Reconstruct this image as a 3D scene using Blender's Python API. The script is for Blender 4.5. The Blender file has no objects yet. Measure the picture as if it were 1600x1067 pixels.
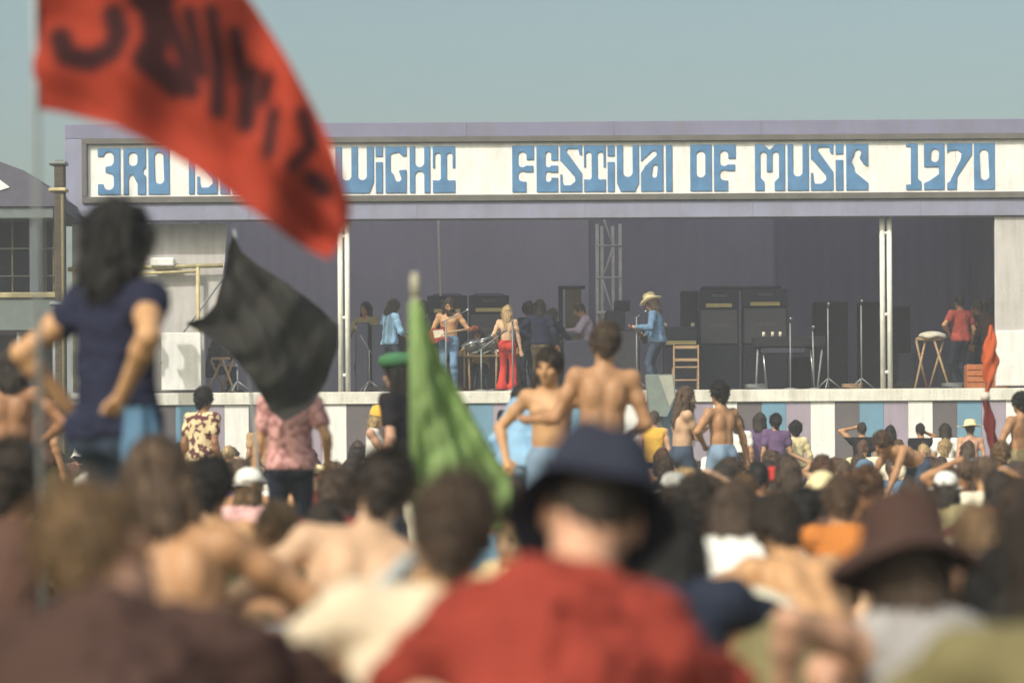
import bpy, bmesh, math, random
import numpy as np
from mathutils import Matrix, Vector
random.seed(7)
rng = np.random.RandomState(11)
R = math.radians
S = bpy.context.scene
COL = S.collection

# ------------------------------------------------------------------ camera, light, exposure
F = 4000.0; H0 = 727.0; HC = 0.83            # focal length in photo pixels, horizon row, eye height of a seated photographer
cd = bpy.data.cameras.new('camera'); cam = bpy.data.objects.new('camera', cd); COL.objects.link(cam)
S.camera = cam
cam.location = (0, 0, HC); cam.rotation_euler = (math.pi/2, 0.006, 0)
cd.sensor_width = 36; cd.lens = F/1600*36; cd.shift_y = (H0-533.5)/1600
cd.clip_end = 5000; cd.clip_start = 0.1
cd.dof.use_dof = True; cd.dof.focus_distance = 51.0; cd.dof.aperture_fstop = 1.7; cd.dof.aperture_blades = 0
SUN_EL, SUN_AZ = 43.0, 214.0                  # azimuth clockwise from +Y: behind the camera, to its left
w = bpy.data.worlds.new('World'); S.world = w; w.use_nodes = True
nt = w.node_tree; bg = nt.nodes['Background']
sk = nt.nodes.new('ShaderNodeTexSky'); sk.sky_type = 'NISHITA'; sk.sun_disc = False
sk.sun_elevation = R(SUN_EL); sk.sun_rotation = R(SUN_AZ)
sk.air_density = 1.0; sk.dust_density = 5.0; sk.ozone_density = 1.0
hs = nt.nodes.new('ShaderNodeMix'); hs.data_type = 'RGBA'; hs.blend_type = 'MULTIPLY'; hs.inputs[0].default_value = 1
hs.inputs[7].default_value = (1.0, 1.02, 0.84, 1)
nt.links.new(sk.outputs[0], hs.inputs[6]); nt.links.new(hs.outputs[2], bg.inputs[0])
bg.inputs[1].default_value = 0.15
sd = bpy.data.lights.new('sun', 'SUN'); sun = bpy.data.objects.new('sun', sd); COL.objects.link(sun)
sd.energy = 2.6; sd.angle = R(0.6); sd.color = (1.0, 0.93, 0.82)
az, el = R(SUN_AZ), R(SUN_EL)
sv = Vector((math.sin(az)*math.cos(el), math.cos(az)*math.cos(el), math.sin(el)))
sun.rotation_euler = sv.to_track_quat('Z', 'Y').to_euler(); sun.location = sv*60
S.view_settings.view_transform = 'Standard'; S.view_settings.look = 'None'
S.view_settings.exposure = 0.12; S.view_settings.gamma = 1.0; S.view_settings.use_curve_mapping = False
S.cycles.use_denoising = True; S.cycles.max_bounces = 6; S.cycles.transparent_max_bounces = 8

# ------------------------------------------------------------------ helpers
def PX(px, Y): return (px-800)/F*Y
def PZ(py, Y): return HC + (H0-py)/F*Y
def at(px, py, Y): return Vector((PX(px, Y), Y, PZ(py, Y)))
def tag(o, label=None, cat=None, group=None, kind=None):
    if label: o['label'] = label
    if cat: o['category'] = cat
    if group: o['group'] = group
    if kind: o['kind'] = kind
    return o
def empty(name, loc, rz=0, **k):
    o = bpy.data.objects.new(name, None); COL.objects.link(o)
    o.location = loc; o.rotation_euler = (0, 0, rz); o.empty_display_size = .1
    return tag(o, **k)
MATS = {}
def srgb(c):
    return tuple((x/12.92 if x <= .04045 else ((x+.055)/1.055)**2.4) for x in [v/255 for v in c])
def mat(name, col, rough=.8, var=.12, scale=6, bump=0, bscale=60, metal=0, trans=0, pat=None, spec=.3, stretch=(1, 1, 1), sss=0, coords='Object', pscale=14, dirt=0):
    if name in MATS: return MATS[name]
    m = bpy.data.materials.new(name); m.use_nodes = True; n = m.node_tree.nodes; L = m.node_tree.links
    b = n['Principled BSDF']; b.inputs['Roughness'].default_value = rough; b.inputs['Metallic'].default_value = metal
    b.inputs['Specular IOR Level'].default_value = spec
    tc = n.new('ShaderNodeTexCoord'); mp = n.new('ShaderNodeMapping'); mp.inputs['Scale'].default_value = stretch
    L.new(tc.outputs[coords], mp.inputs[0])
    nz = n.new('ShaderNodeTexNoise'); nz.inputs['Scale'].default_value = scale; nz.inputs['Detail'].default_value = 5
    L.new(mp.outputs[0], nz.inputs[0])
    rp = n.new('ShaderNodeValToRGB'); e = rp.color_ramp.elements
    e[0].position = .3; e[1].position = .7
    e[0].color = (*[c*(1-var) for c in col], 1); e[1].color = (*[min(1, c*(1+var)) for c in col], 1)
    L.new(nz.outputs[0], rp.inputs[0]); out = rp.outputs[0]
    if pat is not None:
        v = n.new('ShaderNodeTexNoise'); v.inputs['Scale'].default_value = pscale; v.inputs['Detail'].default_value = 1.5; L.new(mp.outputs[0], v.inputs[0])
        r2 = n.new('ShaderNodeValToRGB'); r2.color_ramp.elements[0].position = .5; r2.color_ramp.elements[1].position = .56
        L.new(v.outputs[0], r2.inputs[0])
        mx = n.new('ShaderNodeMix'); mx.data_type = 'RGBA'; L.new(r2.outputs[0], mx.inputs[0]); L.new(out, mx.inputs[6]); mx.inputs[7].default_value = (*pat, 1)
        out = mx.outputs[2]
    if dirt:                          # rain streaks, scuffs and uneven brushing
        m2 = n.new('ShaderNodeMapping'); m2.inputs['Scale'].default_value = (9, 9, 1.1); L.new(tc.outputs[coords], m2.inputs[0])
        for src, sc_, lo, hi, am in ((m2, 1.0, .42, .72, dirt), (mp, 1.7, .50, .70, dirt*.8), (mp, 26, .60, .72, dirt*1.3)):
            d1 = n.new('ShaderNodeTexNoise'); d1.inputs['Scale'].default_value = sc_; d1.inputs['Detail'].default_value = 6; L.new(src.outputs[0], d1.inputs[0])
            dr_ = n.new('ShaderNodeMapRange'); dr_.inputs[1].default_value = lo; dr_.inputs[2].default_value = hi; dr_.inputs[3].default_value = 0; dr_.inputs[4].default_value = am; L.new(d1.outputs[0], dr_.inputs[0])
            dm = n.new('ShaderNodeMix'); dm.data_type = 'RGBA'; L.new(dr_.outputs[0], dm.inputs[0]); L.new(out, dm.inputs[6]); dm.inputs[7].default_value = (.20, .18, .15, 1); out = dm.outputs[2]
    L.new(out, b.inputs['Base Color'])
    if sss: b.inputs['Subsurface Weight'].default_value = sss; b.inputs['Subsurface Radius'].default_value = (.02, .008, .004)
    if bump:
        bn = n.new('ShaderNodeTexNoise'); bn.inputs['Scale'].default_value = bscale; bn.inputs['Detail'].default_value = 4; L.new(mp.outputs[0], bn.inputs[0])
        bp = n.new('ShaderNodeBump'); bp.inputs['Strength'].default_value = min(1, bump); bp.inputs['Distance'].default_value = .01
        L.new(bn.outputs[0], bp.inputs['Height']); L.new(bp.outputs[0], b.inputs['Normal'])
    if trans:
        t = n.new('ShaderNodeBsdfTranslucent'); L.new(out, t.inputs[0]); mxs = n.new('ShaderNodeMixShader'); mxs.inputs[0].default_value = trans
        L.new(b.outputs[0], mxs.inputs[1]); L.new(t.outputs[0], mxs.inputs[2]); L.new(mxs.outputs[0], n['Material Output'].inputs[0])
    MATS[name] = m
    return m
def cmat(name, rgb, **k):            # cloth
    return mat(name, srgb(rgb), rough=.9, bump=.35, bscale=90, spec=.1, **k)

class MB:
    """collects bevelled boxes, tubes and lathes; build() links them as one mesh object"""
    def __init__(s): s.v = []; s.f = []; s.sm = []
    def add(s, v, f, smooth=False):
        o = len(s.v); s.v += [tuple(p) for p in v]; s.f += [tuple(i+o for i in q) for q in f]; s.sm += [smooth]*len(f); return s
    def box(s, c, d, b=.01, M=None):
        x, y, z = d[0]/2, d[1]/2, d[2]/2; b = min(b, x*.6, y*.6, z*.6)
        bm = bmesh.new(); bmesh.ops.create_cube(bm, size=1)
        for vv in bm.verts: vv.co = Vector((vv.co.x*2*x, vv.co.y*2*y, vv.co.z*2*z))
        if b > 0: bmesh.ops.bevel(bm, geom=bm.edges[:], offset=b, segments=1, affect='EDGES')
        bm.verts.index_update()
        vs = [(M @ vv.co if M else vv.co)+Vector(c) for vv in bm.verts]; fs = [[vv.index for vv in f.verts] for f in bm.faces]
        bm.free(); return s.add(vs, fs)
    def tube(s, pts, r, n=8, caps=True):
        pts = [Vector(p) for p in pts]; rs = r if isinstance(r, (list, tuple)) else [r]*len(pts); v = []; f = []
        for i, p in enumerate(pts):
            t = (pts[min(i+1, len(pts)-1)]-pts[max(i-1, 0)]).normalized()
            a = Vector((0, 0, 1)) if abs(t.z) < .9 else Vector((1, 0, 0)); u = t.cross(a).normalized(); w_ = t.cross(u)
            for k in range(n): an = 2*math.pi*k/n; v.append(p+(u*math.cos(an)+w_*math.sin(an))*rs[i])
        for i in range(len(pts)-1):
            for k in range(n): f.append((i*n+k, i*n+(k+1) % n, (i+1)*n+(k+1) % n, (i+1)*n+k))
        if caps: f.append(tuple(range(n))); f.append(tuple((len(pts)-1)*n+k for k in reversed(range(n))))
        return s.add(v, f, True)
    def lathe(s, prof, c=(0, 0, 0), n=28, M=None, fn=None):
        v = []; f = []
        for i, (r, z) in enumerate(prof):
            for k in range(n):
                an = 2*math.pi*k/n; p = Vector((r*math.cos(an), r*math.sin(an), z))
                if fn: p = Vector(fn(p, an, r))
                v.append((M @ p if M else p)+Vector(c))
        for i in range(len(prof)-1):
            for k in range(n): f.append((i*n+k, i*n+(k+1) % n, (i+1)*n+(k+1) % n, (i+1)*n+k))
        return s.add(v, f, True)
    def build(s, name, m, parent=None, **k):
        me = bpy.data.meshes.new(name); me.from_pydata(s.v, [], s.f); me.polygons.foreach_set('use_smooth', s.sm)
        bm = bmesh.new(); bm.from_mesh(me); bmesh.ops.recalc_face_normals(bm, faces=bm.faces); bm.to_mesh(me); bm.free()
        me.materials.append(m); o = bpy.data.objects.new(name, me); COL.objects.link(o); o.parent = parent
        return tag(o, **k)

# ------------------------------------------------------------------ implicit shapes -> meshes (surface nets)
def surface_nets(d, org, res):
    sg = d < 0; nx, ny, nz = d.shape
    def sl(a, i, j, k): return a[i:nx-1+i, j:ny-1+j, k:nz-1+k]
    cnt = sum(sl(sg, i, j, k).astype(np.int8) for i in (0, 1) for j in (0, 1) for k in (0, 1))
    act = (cnt > 0) & (cnt < 8); cells = np.argwhere(act)
    if len(cells) == 0: return np.zeros((0, 3)), np.zeros((0, 4), int)
    idx = -np.ones(act.shape, np.int32); idx[act] = np.arange(len(cells))
    acc = np.zeros((len(cells), 3)); num = np.zeros(len(cells))
    cor = [(i, j, k) for i in (0, 1) for j in (0, 1) for k in (0, 1)]
    val = {c: d[cells[:, 0]+c[0], cells[:, 1]+c[1], cells[:, 2]+c[2]] for c in cor}
    for c in cor:
        for ax in range(3):
            if c[ax] == 0:
                e = list(c); e[ax] = 1; e = tuple(e); a, b = val[c], val[e]; m = (a < 0) != (b < 0)
                t = np.where(m, a/np.where(m, a-b, 1), 0); p = np.tile(np.array(c, float), (len(cells), 1)); p[:, ax] = t
                acc[m] += p[m]; num[m] += 1
    V = org + res*(cells + acc/num[:, None])
    Q = []
    for ax in range(3):
        a = [slice(None)]*3; b = [slice(None)]*3; a[ax] = slice(0, -1); b[ax] = slice(1, None)
        A, B = sg[tuple(a)], sg[tuple(b)]
        o1, o2 = [x for x in range(3) if x != ax]
        e = np.argwhere(A != B); e = e[(e[:, o1] > 0) & (e[:, o2] > 0) & (e[:, o1] < d.shape[o1]-1) & (e[:, o2] < d.shape[o2]-1)]
        if len(e) == 0: continue
        def g(da, db):
            q = e.copy(); q[:, o1] -= da; q[:, o2] -= db; return idx[q[:, 0], q[:, 1], q[:, 2]]
        q = np.stack([g(0, 0), g(1, 0), g(1, 1), g(0, 1)], 1)
        flip = A[e[:, 0], e[:, 1], e[:, 2]]
        if ax == 1: flip = ~flip
        q[flip] = q[flip][:, ::-1]; Q.append(q)
    Q = np.concatenate(Q)
    return V, Q[(Q >= 0).all(1)]
def cone(a, b, ra, rb, k=.03, side=None, fl=1): return ('c', np.array(a, float), np.array(b, float), ra, rb, k, side, fl)
def ell(c, r, Rm=None, k=.03): return ('e', np.array(c, float), np.array(r, float), np.eye(3) if Rm is None else Rm, k)
def bbox(p):
    if p[0] == 'c':
        r = max(p[3], p[4])*p[7]; return np.minimum(p[1], p[2])-r, np.maximum(p[1], p[2])+r
    r = np.abs(p[3]) @ p[2] if False else np.full(3, p[2].max()); return p[1]-r, p[1]+r
def pdist(p, X):
    if p[0] == 'c':
        a, b = p[1], p[2]; ab = b-a; q = X-a; L2 = max(ab @ ab, 1e-9); t = np.clip((q @ ab)/L2, 0, 1); q = q - t[..., None]*ab
        if p[6] is not None:
            sd_ = q @ p[6]; q = q - (sd_*(1-1/p[7]))[..., None]*p[6]
        return np.sqrt((q*q).sum(-1)) - (p[3]+(p[4]-p[3])*t)
    q = (X-p[1]) @ p[3]; n = np.sqrt(((q/p[2])**2).sum(-1)); g = np.sqrt(((q/p[2]**2)**2).sum(-1))
    return n*(n-1)/np.maximum(g, 1e-6)
def fbm(X, f, seed, oct=3):
    r_ = np.random.RandomState(seed); out = np.zeros(X.shape[:-1]); amp = 1; tot = 0
    for o in range(oct):
        for _ in range(2):
            d1 = r_.normal(size=3); d1 /= np.linalg.norm(d1); d2 = r_.normal(size=3); d2 /= np.linalg.norm(d2)
            ph = r_.uniform(0, 6.28, 2)
            out += amp*np.sin((X*f) @ d1*6.28+ph[0]+1.7*np.sin((X*f) @ d2*3.9+ph[1]))
            tot += amp
        amp *= .55; f = f*2.1
    return out/tot
def implicit(prims, res, infl=0, noise=None, subs=(), planes=(), pad=.04):
    los, his = zip(*[bbox(p) for p in prims]); lo = np.min(los, 0)-pad-infl; hi = np.max(his, 0)+pad+infl
    n = np.ceil((hi-lo)/res).astype(int)+1
    ax = [lo[i]+res*np.arange(n[i]) for i in range(3)]
    d = np.full(tuple(n), .3)
    def region(p, m):
        a, b = bbox(p); i0 = np.clip(((a-m-lo)/res).astype(int), 0, n-1); i1 = np.clip(((b+m-lo)/res).astype(int)+2, 0, n)
        s_ = tuple(slice(i0[i], i1[i]) for i in range(3))
        if any(i1 <= i0): return None, None
        G = np.stack(np.meshgrid(*[ax[i][s_[i]] for i in range(3)], indexing='ij'), -1); return s_, G
    for p in prims:
        k = p[5] if p[0] == 'c' else p[4]
        s_, G = region(p, infl+.05+k)
        if s_ is None: continue
        v = pdist(p, G); a = d[s_]; h = np.maximum(k-np.abs(a-v), 0)/k; d[s_] = np.minimum(a, v)-h*h*k*.25
    d -= infl
    for p in subs:
        k = p[5] if p[0] == 'c' else p[4]
        s_, G = region(p, k+.02)
        if s_ is None: continue
        v = -pdist(p, G); a = d[s_]; h = np.maximum(k-np.abs(a-v), 0)/k; d[s_] = np.maximum(a, v)+h*h*k*.25
    m = np.abs(d) < .07
    if noise is not None:
        I = np.argwhere(m); X = lo+I*res; d[m] -= noise(X)
    if planes:
        I = np.argwhere(d < .02); X = lo+I*res; v = d[d < .02]
        for c, nn in planes: v = np.maximum(v, (X-np.array(c)) @ np.array(nn))
        d[I[:, 0], I[:, 1], I[:, 2]] = v
    return surface_nets(d, lo, res)
def np_mesh(name, V, Q, mats, mi=None, smooth=True):
    me = bpy.data.meshes.new(name); V = np.asarray(V, np.float32); Q = np.asarray(Q, np.int32)
    me.vertices.add(len(V)); me.vertices.foreach_set('co', V.ravel())
    me.loops.add(Q.size); me.loops.foreach_set('vertex_index', Q.ravel())
    me.polygons.add(len(Q)); me.polygons.foreach_set('loop_start', np.arange(len(Q), dtype=np.int32)*Q.shape[1])
    me.polygons.foreach_set('use_smooth', np.full(len(Q), smooth))
    for m in mats: me.materials.append(m)
    if mi is not None: me.polygons.foreach_set('material_index', np.asarray(mi, np.int32))
    me.update(calc_edges=True)
    return me
def link(name, me, parent=None, **k):
    o = bpy.data.objects.new(name, me); COL.objects.link(o); o.parent = parent; return tag(o, **k)

# ------------------------------------------------------------------ people
SKIN = {k: mat('skin_'+k, c, rough=.5, var=.17, scale=7, spec=.35, bump=.1, bscale=120, sss=.08) for k, c in dict(
    tan=(.43, .235, .125), pale=(.60, .395, .26), gold=(.52, .30, .155), brown=(.33, .165, .085), pink=(.56, .32, .22), olive=(.39, .235, .135)).items()}
HAIR = {k: mat('hair_'+k, c, rough=.5, var=.5, scale=30, spec=.4, bump=1, bscale=95, stretch=(1.6, 1.6, .45)) for k, c in dict(
    black=(.012, .010, .009), dark=(.036, .026, .020), brown=(.078, .052, .037), chestnut=(.105, .066, .042), auburn=(.125, .064, .036),
    sandy=(.17, .105, .052), blond=(.50, .36, .19), grey=(.10, .085, .07)).items()}
EYE = mat('eye_dark', (.02, .015, .01), rough=.3); LIP = mat('lip', (.32, .11, .08), rough=.5); EYEW = mat('eye_white', (.6, .58, .55), rough=.3)
def rx(a): c, s = math.cos(a), math.sin(a); return np.array([[1, 0, 0], [0, c, -s], [0, s, c]])
def ry(a): c, s = math.cos(a), math.sin(a); return np.array([[c, 0, s], [0, 1, 0], [-s, 0, c]])
def rz_(a): c, s = math.cos(a), math.sin(a); return np.array([[c, -s, 0], [s, c, 0], [0, 0, 1]])
def rot(lean=0, side=0, yaw=0): return rz_(R(yaw)) @ rx(R(-lean)) @ ry(R(side))
def ik(a, t, l1, l2, hint):
    a, t = np.array(a, float), np.array(t, float); v = t-a; D = np.linalg.norm(v); mx = (l1+l2)*.995
    if D > mx: t = a+v/D*mx; D = mx; v = t-a
    D = max(D, abs(l1-l2)+.01); u = v/np.linalg.norm(v); x = (l1*l1-l2*l2+D*D)/(2*D); h = math.sqrt(max(l1*l1-x*x, 0))
    hn = np.array(hint, float); hn = hn-(hn @ u)*u; hn /= max(np.linalg.norm(hn), 1e-6)
    return a+u*x+hn*h, t
STAND = dict(p=(0, 0, .93), l0=0, l1=2, s0=0, s1=0, y0=0, y1=0, hd=(0, 0, 0), LH=(-.25, .03, .82), RH=(.25, .03, .82), LE=(-.3, -1, 0), RE=(.3, -1, 0),
             LF=(-.11, 0, .08), RF=(.11, .03, .08), LK=(0, 1, 0), RK=(0, 1, 0))
SIT = dict(STAND, p=(0, 0, .13), l0=5, l1=22, hd=(-8, 0, 0), LH=(-.16, .46, .40), RH=(.14, .48, .42), LE=(-1, -.2, -.4), RE=(1, -.2, -.4),
           LF=(-.15, .56, .07), RF=(.15, .58, .07), LK=(-.3, 0, 1), RK=(.3, 0, 1))
POSE = {
 'stand': STAND,
 'hips': dict(STAND, LH=(-.20, .07, 1.0), RH=(.20, .07, 1.0), LE=(-1, -.45, 0), RE=(1, -.45, 0)),
 'lefthip': dict(STAND, LH=(-.20, .07, 1.0), LE=(-1, -.45, 0), RH=(.30, .1, .85)),
 'crossed': dict(STAND, LH=(.10, .20, 1.17), RH=(-.10, .22, 1.20), LE=(-1, 0, -1), RE=(1, 0, -1), hd=(8, 0, 0)),
 'guitar': dict(STAND, l1=5, LH=(-.46, .24, 1.12), RH=(.12, .26, 1.02), LE=(-.6, -.3, -1), RE=(1, -.6, -.4), hd=(22, 0, 15)),
 'phone': dict(STAND, RH=(.14, .10, 1.52), RE=(1, .2, -.8), hd=(5, 0, 0)),
 'shade': dict(STAND, LH=(-.14, .08, 1.60), LE=(-1, .1, 0), hd=(0, 0, 0)),
 'forward': dict(STAND, LH=(-.2, .3, 1.05), RH=(.2, .32, 1.05), LE=(-1, -.5, -.6), RE=(1, -.5, -.6)),
 'bend': dict(STAND, p=(0, -.05, .90), l0=38, l1=72, hd=(-35, 0, 0), LH=(-.24, .66, .46), RH=(.26, .60, .42), LE=(-1, .1, .1), RE=(1, .1, .1), LF=(-.17, .05, .08), RF=(.17, .02, .08)),
 'sit_knees': SIT,
 'sit_cross': dict(SIT, l0=8, l1=26, LF=(.18, .28, .07), RF=(-.18, .34, .07), LK=(-1, .3, .25), RK=(1, .3, .25), LH=(-.10, .32, .26), RH=(.10, .34, .26)),
 'sit_back': dict(SIT, l0=-22, l1=-14, hd=(22, 0, 0), LH=(-.30, -.36, .05), RH=(.30, -.34, .05), LE=(-.4, -1, 0), RE=(.4, -1, 0), LF=(-.14, .74, .07), RF=(.16, .62, .07)),
 'sit_upright': dict(SIT, l0=0, l1=6, hd=(-2, 0, 0), LH=(-.18, .36, .36), RH=(.18, .38, .36), LF=(-.18, .50, .07), RF=(.18, .52, .07)),
 'sit_hunch': dict(SIT, l0=14, l1=42, hd=(-18, 0, 0), LH=(-.12, .52, .38), RH=(.12, .52, .38), LE=(-1, 0, -.3), RE=(1, 0, -.3)),
 'sit_turn': dict(SIT, l0=4, l1=12, y1=30, hd=(-4, 0, 40)),
 'sit_shade': dict(SIT, l0=2, l1=8, RH=(.13, .12, .86), RE=(1, .2, -.2), hd=(-2, 0, 0)),
 'kneel': dict(STAND, p=(0, 0, .42), l0=0, l1=10, LH=(-.2, .25, .46), RH=(.2, .25, .46), LF=(-.12, -.32, .05), RF=(.12, -.32, .05), LK=(0, 1, -.6), RK=(0, 1, -.6)),
 'seat': dict(STAND, p=(0, 0, .58), l0=0, l1=14, LH=(-.12, .34, .80), RH=(.12, .36, .80), LE=(-1, -.3, -.6), RE=(1, -.3, -.6), LF=(-.14, .42, .08), RF=(.14, .44, .08), LK=(0, .6, 1), RK=(0, .6, 1), hd=(12, 0, 0)),
}
def skeleton(P, g=1.0):
    J = {}; p = np.array(P['p'], float); R0 = rot(P['l0'], P['s0'], P['y0']); R1 = rot(P['l1'], P['s1'], P['y0']+P['y1'])
    B = p+R0 @ np.array((0, 0, .12)); nb = B+R1 @ np.array((0, -.005, .355)); R2 = R1 @ rot(*P['hd']) if P.get('hrel', 1) else rot(*P['hd'])
    hc = nb+R1 @ np.array((0, .012, .045))+R2 @ np.array((0, .018, .125))
    J.update(p=p, R0=R0, R1=R1, R2=R2, B=B, nb=nb, hc=hc)
    for s, k in ((-1, 'L'), (1, 'R')):
        sh = B+R1 @ np.array((s*P.get('shw', .178)*g, -.005, P.get('shz', .305))); J[k+'S'] = sh
        J[k+'E'], J[k+'W'] = ik(sh, P[k+'H'], .295, .262, P[k+'E'])
        hp = p+R0 @ np.array((s*.088*g, 0, -.03)); J[k+'P'] = hp
        J[k+'N'], J[k+'A'] = ik(hp, P[k+'F'], .435, .43, P[k+'K'])
        d = np.array(P[k+'F'])-J[k+'A']
    return J
def torso_prims(J, g=1.0, fem=0, fat=1.0):
    p, R0, R1, B = J['p'], J['R0'], J['R1'], J['B']; A = lambda v: B+R1 @ np.array(v); P0 = lambda v: p+R0 @ np.array(v)
    wz = .118 if fem else .135
    pr = [ell(p, (.160*g, .108*fat, .11), R0), ell(P0((.07, -.05, -.045)), (.088, .088, .092), R0), ell(P0((-.07, -.05, -.045)), (.088, .088, .092), R0),
          ell(P0((0, 0, .12)), (wz*g, .098*fat, .12), R0, .05), ell(A((0, 0, .02)), (wz*g, .10*fat, .12), R1, .05),
          ell(A((0, 0, .17)), ((.140 if fem else .158)*g, .112*fat, .16), R1, .05),
          cone(A((-.115*g, 0, .275)), A((.115*g, 0, .275)), .068, .068, .05),
          cone(A((0, -.01, .345)), J['LS']*.75+A((0, 0, .30))*.25, .042, .05, .04), cone(A((0, -.01, .345)), J['RS']*.75+A((0, 0, .30))*.25, .042, .05, .04)]
    if fem: pr += [ell(A((s*.07, .09, .18)), (.05, .045, .055), R1, .03) for s in (-1, 1)]
    return pr
def arm_prims(J, k, upto=1.0):
    s, e, w_ = J[k+'S'], J[k+'E'], J[k+'W']; pr = [ell(s, (.058, .058, .062), J['R1'])]
    if upto < .5: pr.append(cone(s, s+(e-s)*upto*2, .053, .05)); return pr
    pr += [cone(s, e, .051, .039), ell(s+(e-s)*.45, (.05, .05, .05))]
    t = (upto-.5)*2
    pr += [cone(e, e+(w_-e)*t, .041, .041+(.027-.041)*t, .02), ell(e+(w_-e)*.25, (.043, .043, .043), k=.02)] if t > 0 else []
    return pr
def leg_prims(J, k, upto=1.0, flare=0, g=1.0):
    h, n_, a = J[k+'P'], J[k+'N'], J[k+'A']; t = min(1, upto*2)
    pr = [cone(h, h+(n_-h)*t, .086*g, (.086+(.056-.086)*t)*g, .03)]
    if upto > .5:
        t = (upto-.5)*2
        pr += [cone(n_, n_+(a-n_)*t, .056*g, .056*g+(.036-.056)*t+flare*.5*t, .03), ell(n_+(a-n_)*.3, (.056, .056, .056))]
        if flare: pr += [cone(n_+(a-n_)*.5, a, .045, .045+flare, .03)]
    return pr
def foot_prims(J, k, yaw=0):
    a = J[k+'A']; f = rz_(R(yaw)) @ np.array((0, 1, 0)); b = a+np.array((0, 0, -.035))
    return [cone(b-f*.05, b+f*.13, .04, .030, .03), cone(b+f*.1, b+f*.17, .034, .024, .03, np.cross(f, (0, 0, 1)), 1.4), cone(a, b, .038, .038, .02)]
def head_prims(J, face=False):
    c, Q = J['hc'], J['R2']; A = lambda v: c+Q @ np.array(v)
    pr = [ell(A((0, -.012, .012)), (.076, .097, .108), Q, .02), ell(A((0, .032, -.062)), (.054, .060, .062), Q, .03), ell(A((0, .05, -.10)), (.025, .03, .02), Q, .02),
          cone(J['nb']+J['R1'] @ np.array((0, 0, -.05)), A((0, -.02, -.06)), .060, .055, .035),
          cone(A((0, .088, .005)), A((0, .112, -.030)), .010, .015, .012), cone(A((-.034, .076, .024)), A((.034, .076, .024)), .016, .016, .012),
          ell(A((.079, -.005, -.012)), (.011, .024, .033), Q, .008), ell(A((-.079, -.005, -.012)), (.011, .024, .033), Q, .008),
          ell(A((0, .086, -.060)), (.026, .012, .012), Q, .01)]
    if face: pr += [ell(A((s*.031, .078, .002)), (.014, .012, .009), Q, .004) for s in (-1, 1)] + [ell(A((s*.045, .06, -.03)), (.025, .025, .02), Q, .02) for s in (-1, 1)]
    return pr
def hand_mesh(W, E, nrm=None, curl=35, s=1):
    mb = MB(); d = Vector(W-E).normalized(); up = Vector(nrm) if nrm is not None else Vector((0, 0, 1)) if abs(d.z) < .8 else Vector((0, 1, 0))
    sd_ = d.cross(up).normalized()*s; up = sd_.cross(d).normalized()*s; W = Vector(W)
    mb.tube([W-d*.02, W+d*.02, W+d*.06, W+d*.088], [.024, .029, .034, .026], 8)
    base = W+d*.08
    for i, (o, L_) in enumerate(((-.03, .062), (-.010, .075), (.010, .070), (.029, .055))):
        q = base+sd_*o; dd = d.copy(); pts = [q-d*.03, q]
        for j in range(3):
            dd = Matrix.Rotation(R(-curl*(.6+.4*j)), 3, sd_) @ dd; pts.append(pts[-1]+dd*L_*(.45, .32, .23)[j])
        mb.tube(pts, [.009, .0095, .009, .008, .0055], 6)
    t0 = W+d*.025-sd_*.024; t1 = t0+(d*.6-sd_*.7-up*.2).normalized()*.038; t2 = t1+(d*.9-sd_*.25-up*.3).normalized()*.03
    mb.tube([W+d*.01, t0, t1, t2], [.014, .014, .011, .007], 6)
    v = [tuple(p) for p in mb.v]; q = []
    for f in mb.f:
        if len(f) == 4: q.append(f)
        else:
            for i in range(1, len(f)-1, 2): q.append((f[0], f[i], f[i+1], f[min(i+2, len(f)-1)]) if i+2 < len(f) else (f[0], f[i], f[i+1], f[i+1]))
    return np.array(v), np.array([x for x in q if len(set(x)) == 4])
HAIRM = {}
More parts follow.
